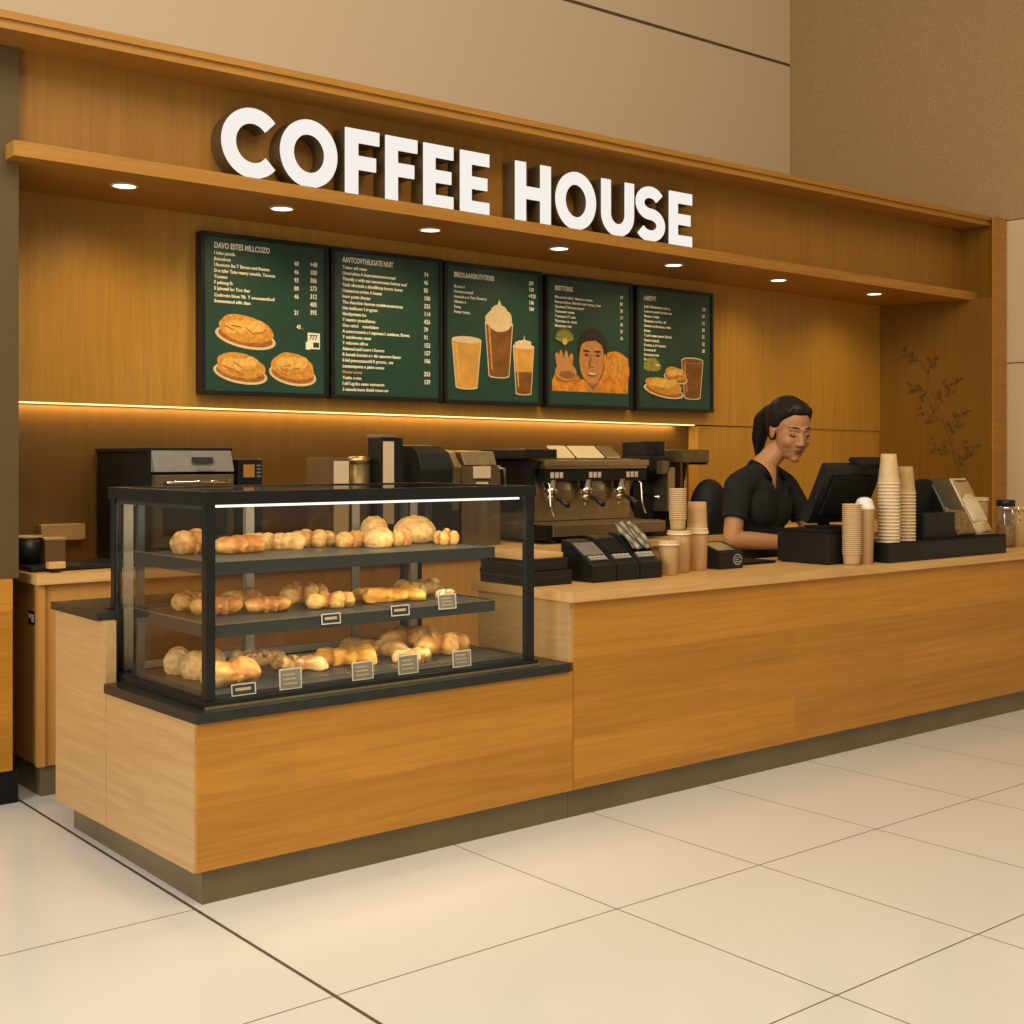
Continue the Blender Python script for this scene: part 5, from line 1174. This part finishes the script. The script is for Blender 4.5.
hand(WR, (0.45, -0.85, -0.12), 1 if (Vector((.45, -.85, 0)).cross(Vector((0, 0, 1)))).x > 0 else 1)
hand(WL, (-0.20, -0.97, -0.14), -1)
b = remesh(b, 0.0042, 5, 0.5)
def to_head(co):
    q = co + Vector((px0, py0, 0)) - HC
    return q.dot(rgt)/S, q.dot(fwd)/S, q.dot(up)/S
def skin(co, n):
    r, f, u = to_head(co)
    c = Vector((0.430, 0.200, 0.078))
    if f > 0.24 and abs(r) < 0.075 - 0.7*abs(u+0.255) and -0.300 < u < -0.215:
        c = Vector((0.30, 0.108, 0.050)) if not -0.262 < u < -0.250 else Vector((0.12, 0.04, 0.02))
    elif f > 0.15 and abs(abs(r)-0.13) < 0.09 and abs(u+0.13) < 0.09: c = Vector((0.445, 0.190, 0.070))
    elif f > 0.30 and abs(abs(r)-0.03) < 0.018 and -0.19 < u < -0.165: c = Vector((0.15, 0.05, 0.02))
    return tuple(c)
body = obj('body', b, attr_mat('skin', 0.48, 0.35, bump=0.02), t); paint(body.data, skin)
# brows and lowered lashes
b = BM()
for s in (-1, 1):
    tube(b, [hp(s*.045, .318, .092), hp(s*.11, .312, .112), hp(s*.165, .285, .108), hp(s*.205, .245, .090)], [.010*S, .013*S, .010*S, .005*S], seg=8)
obj('eyebrow', b, plain('brow_hair', (0.022, 0.012, 0.007), 0.7), t)
b = BM()
for s in (-1, 1):
    tube(b, [hp(s*.058, .292, -.012), hp(s*.09, .308, -.024), hp(s*.125, .306, -.028), hp(s*.160, .285, -.022), hp(s*.185, .258, -.008)], [.005*S, .009*S, .010*S, .009*S, .005*S], seg=8)
obj('eyelash', b, bpy.data.materials['brow_hair'], t, label='dark lashes of lowered eyelids')
# hair: a cap pulled back into a ponytail
M_HAIR = plain('dark_hair', (0.009, 0.006, 0.004), 0.45, var=0.4, scale=50, spec=0.3)
b = BM(); hball(b, (0, -.125, .165), (.335, .355, .345)); hball(b, (0, -.16, .02), (.300, .300, .32)); hball(b, (0, .02, .34), (.235, .245, .155))
for s in (-1, 1): hlimb(b, (s*.16, .16, .33), (s*.285, -.02, .10), .075, .055); hlimb(b, (s*.285, .0, .12), (s*.285, -.06, -.02), .045, .03)
hball(b, (0, -.44, .14), (.12, .12, .12))
b = remesh(b, 0.0055, 8)
for f in b.faces: f.smooth = True
obj('hair', b, M_HAIR, t)
b = BM()
q = [hp(0, -.42, .15), hp(.0, -.62, .12), hp(.02, -.75, -.06), hp(.03, -.77, -.34), hp(.02, -.72, -.66)]
for k, (r0, r1) in enumerate(((.085, .13), (.13, .155), (.155, .125), (.125, .045))): limb(b, q[k], q[k+1], r0*S, r1*S)
obj('ponytail', remesh(b, 0.006, 5), M_HAIR, t); obj('hair_tie', lathe(BM(), [(0.026, -0.006), (0.033, -0.004), (0.033, 0.004), (0.026, 0.006)], hp(0, -.46, .15).x, hp(0, -.46, .15).y, hp(0, -.46, .15).z, seg=20), M_BLACK, t)
# shirt
M_SHIRT = plain('black_cotton', (0.013, 0.0128, 0.011), 0.85, var=0.25, scale=30, bump=0.15, bscale=260, spec=0.2)
b = BM()
limb(b, (5.366, 4.475, 1.175), (5.36, 4.495, 0.90), 0.175, 0.158, 0.68); limb(b, (5.195, 4.470, 1.245), (5.545, 4.475, 1.240), 0.078, 0.078)
limb(b, (5.205, 4.470, 1.258), NB + Vector((0, 0.008, -0.045)), 0.070, 0.080); limb(b, (5.535, 4.475, 1.252), NB + Vector((0, 0.008, -0.045)), 0.070, 0.080)
for s in (-1, 1): ball(b, (5.366+s*.060, 4.425, 1.125), (0.105, 0.080, 0.12))
SR, SL = Vector((5.178, 4.468, 1.235)), Vector((5.562, 4.475, 1.230))
limb(b, SR, SR.lerp(ER, .56), 0.078, 0.067); limb(b, SL, SL.lerp(EL, .56), 0.078, 0.067)
b = remesh(b, 0.007, 7)
# cut sleeves square, open the neck and the placket
dead = []
for f in b.faces:
    c = f.calc_center_median()
    if c.y < 4.46 and c.z > 1.215 and abs(c.x - 5.362 + (1.33-c.z)*0.10) < (c.z-1.215)*0.40: dead.append(f)
    elif c.z > 1.362: dead.append(f)
    else:
        for A_, E_ in ((SR, ER), (SL, EL)):
            if (c - A_).dot((E_-A_).normalized()) > (E_-A_).length*0.60 and (c-(A_.lerp(E_, .65))).length < 0.13 and abs(c.x-5.365) > 0.19: dead.append(f); break
bmesh.ops.delete(b, geom=dead, context='FACES')
bmesh.ops.solidify(b, geom=b.faces[:], thickness=0.003)
for f in b.faces: f.smooth = True
sh = obj('shirt', b, M_SHIRT, t, label='black short sleeved polo shirt')
for A_, E_ in ((SR, ER), (SL, EL)):
    b = BM(); d = (E_-A_).normalized(); p = A_.lerp(E_, .555); tube(b, [p, p + d*0.010, p + d*0.022], [0.0685, 0.070, 0.0685], seg=28); obj('sleeve_cuff', b, M_SHIRT, sh)
b = BM(); n = 22; rows = []
for k in range(n+1):
    a = math.radians(24 + (336-24)*k/n); dx, dy = math.sin(a), -math.cos(a); open_ = abs(k/n-0.5)*2      # a = 0 faces front
    drop = 0.075*open_**4
    rows.append([b.verts.new((NB.x + dx*r, NB.y + dy*r*0.95, NB.z + z - drop*(0.9 if j else 0.8))) for j, (r, z) in enumerate(((0.063, 0.022), (0.072, 0.030), (0.088, 0.012), (0.104+0.012*open_**3, -0.022)))])
for r0, r1 in zip(rows, rows[1:]):
    for j in range(3): b.faces.new((r0[j], r0[j+1], r1[j+1], r1[j]))
bmesh.ops.solidify(b, geom=b.faces[:], thickness=0.0035)
obj('collar', b, M_SHIRT, sh, smooth=True)
# trousers and shoes
M_TROU = plain('black_trousers', (0.015, 0.014, 0.013), 0.8, var=0.2)
b = BM(); limb(b, (px0-.05, 4.50, 0.91), (px0+.05, 4.50, 0.91), 0.125, 0.125, 0.85, side=(0, 1, 0))
for s in (-1, 1):
    limb(b, (px0+s*.085, 4.50, 0.88), (px0+s*.090, 4.48, 0.48), 0.100, 0.072); limb(b, (px0+s*.090, 4.48, 0.48), (px0+s*.095, 4.51, 0.09), 0.072, 0.062)
obj('trousers', remesh(b, 0.010, 4), M_TROU, t)
for s in (-1, 1):
    b = BM(); limb(b, (px0+s*.095, 4.53, 0.05), (px0+s*.108, 4.34, 0.042), 0.048, 0.038); b = remesh(b, 0.008, 3)
    for v in b.verts: v.co.z = max(0.002, v.co.z)
    obj('shoe', b, M_BLACK, t)
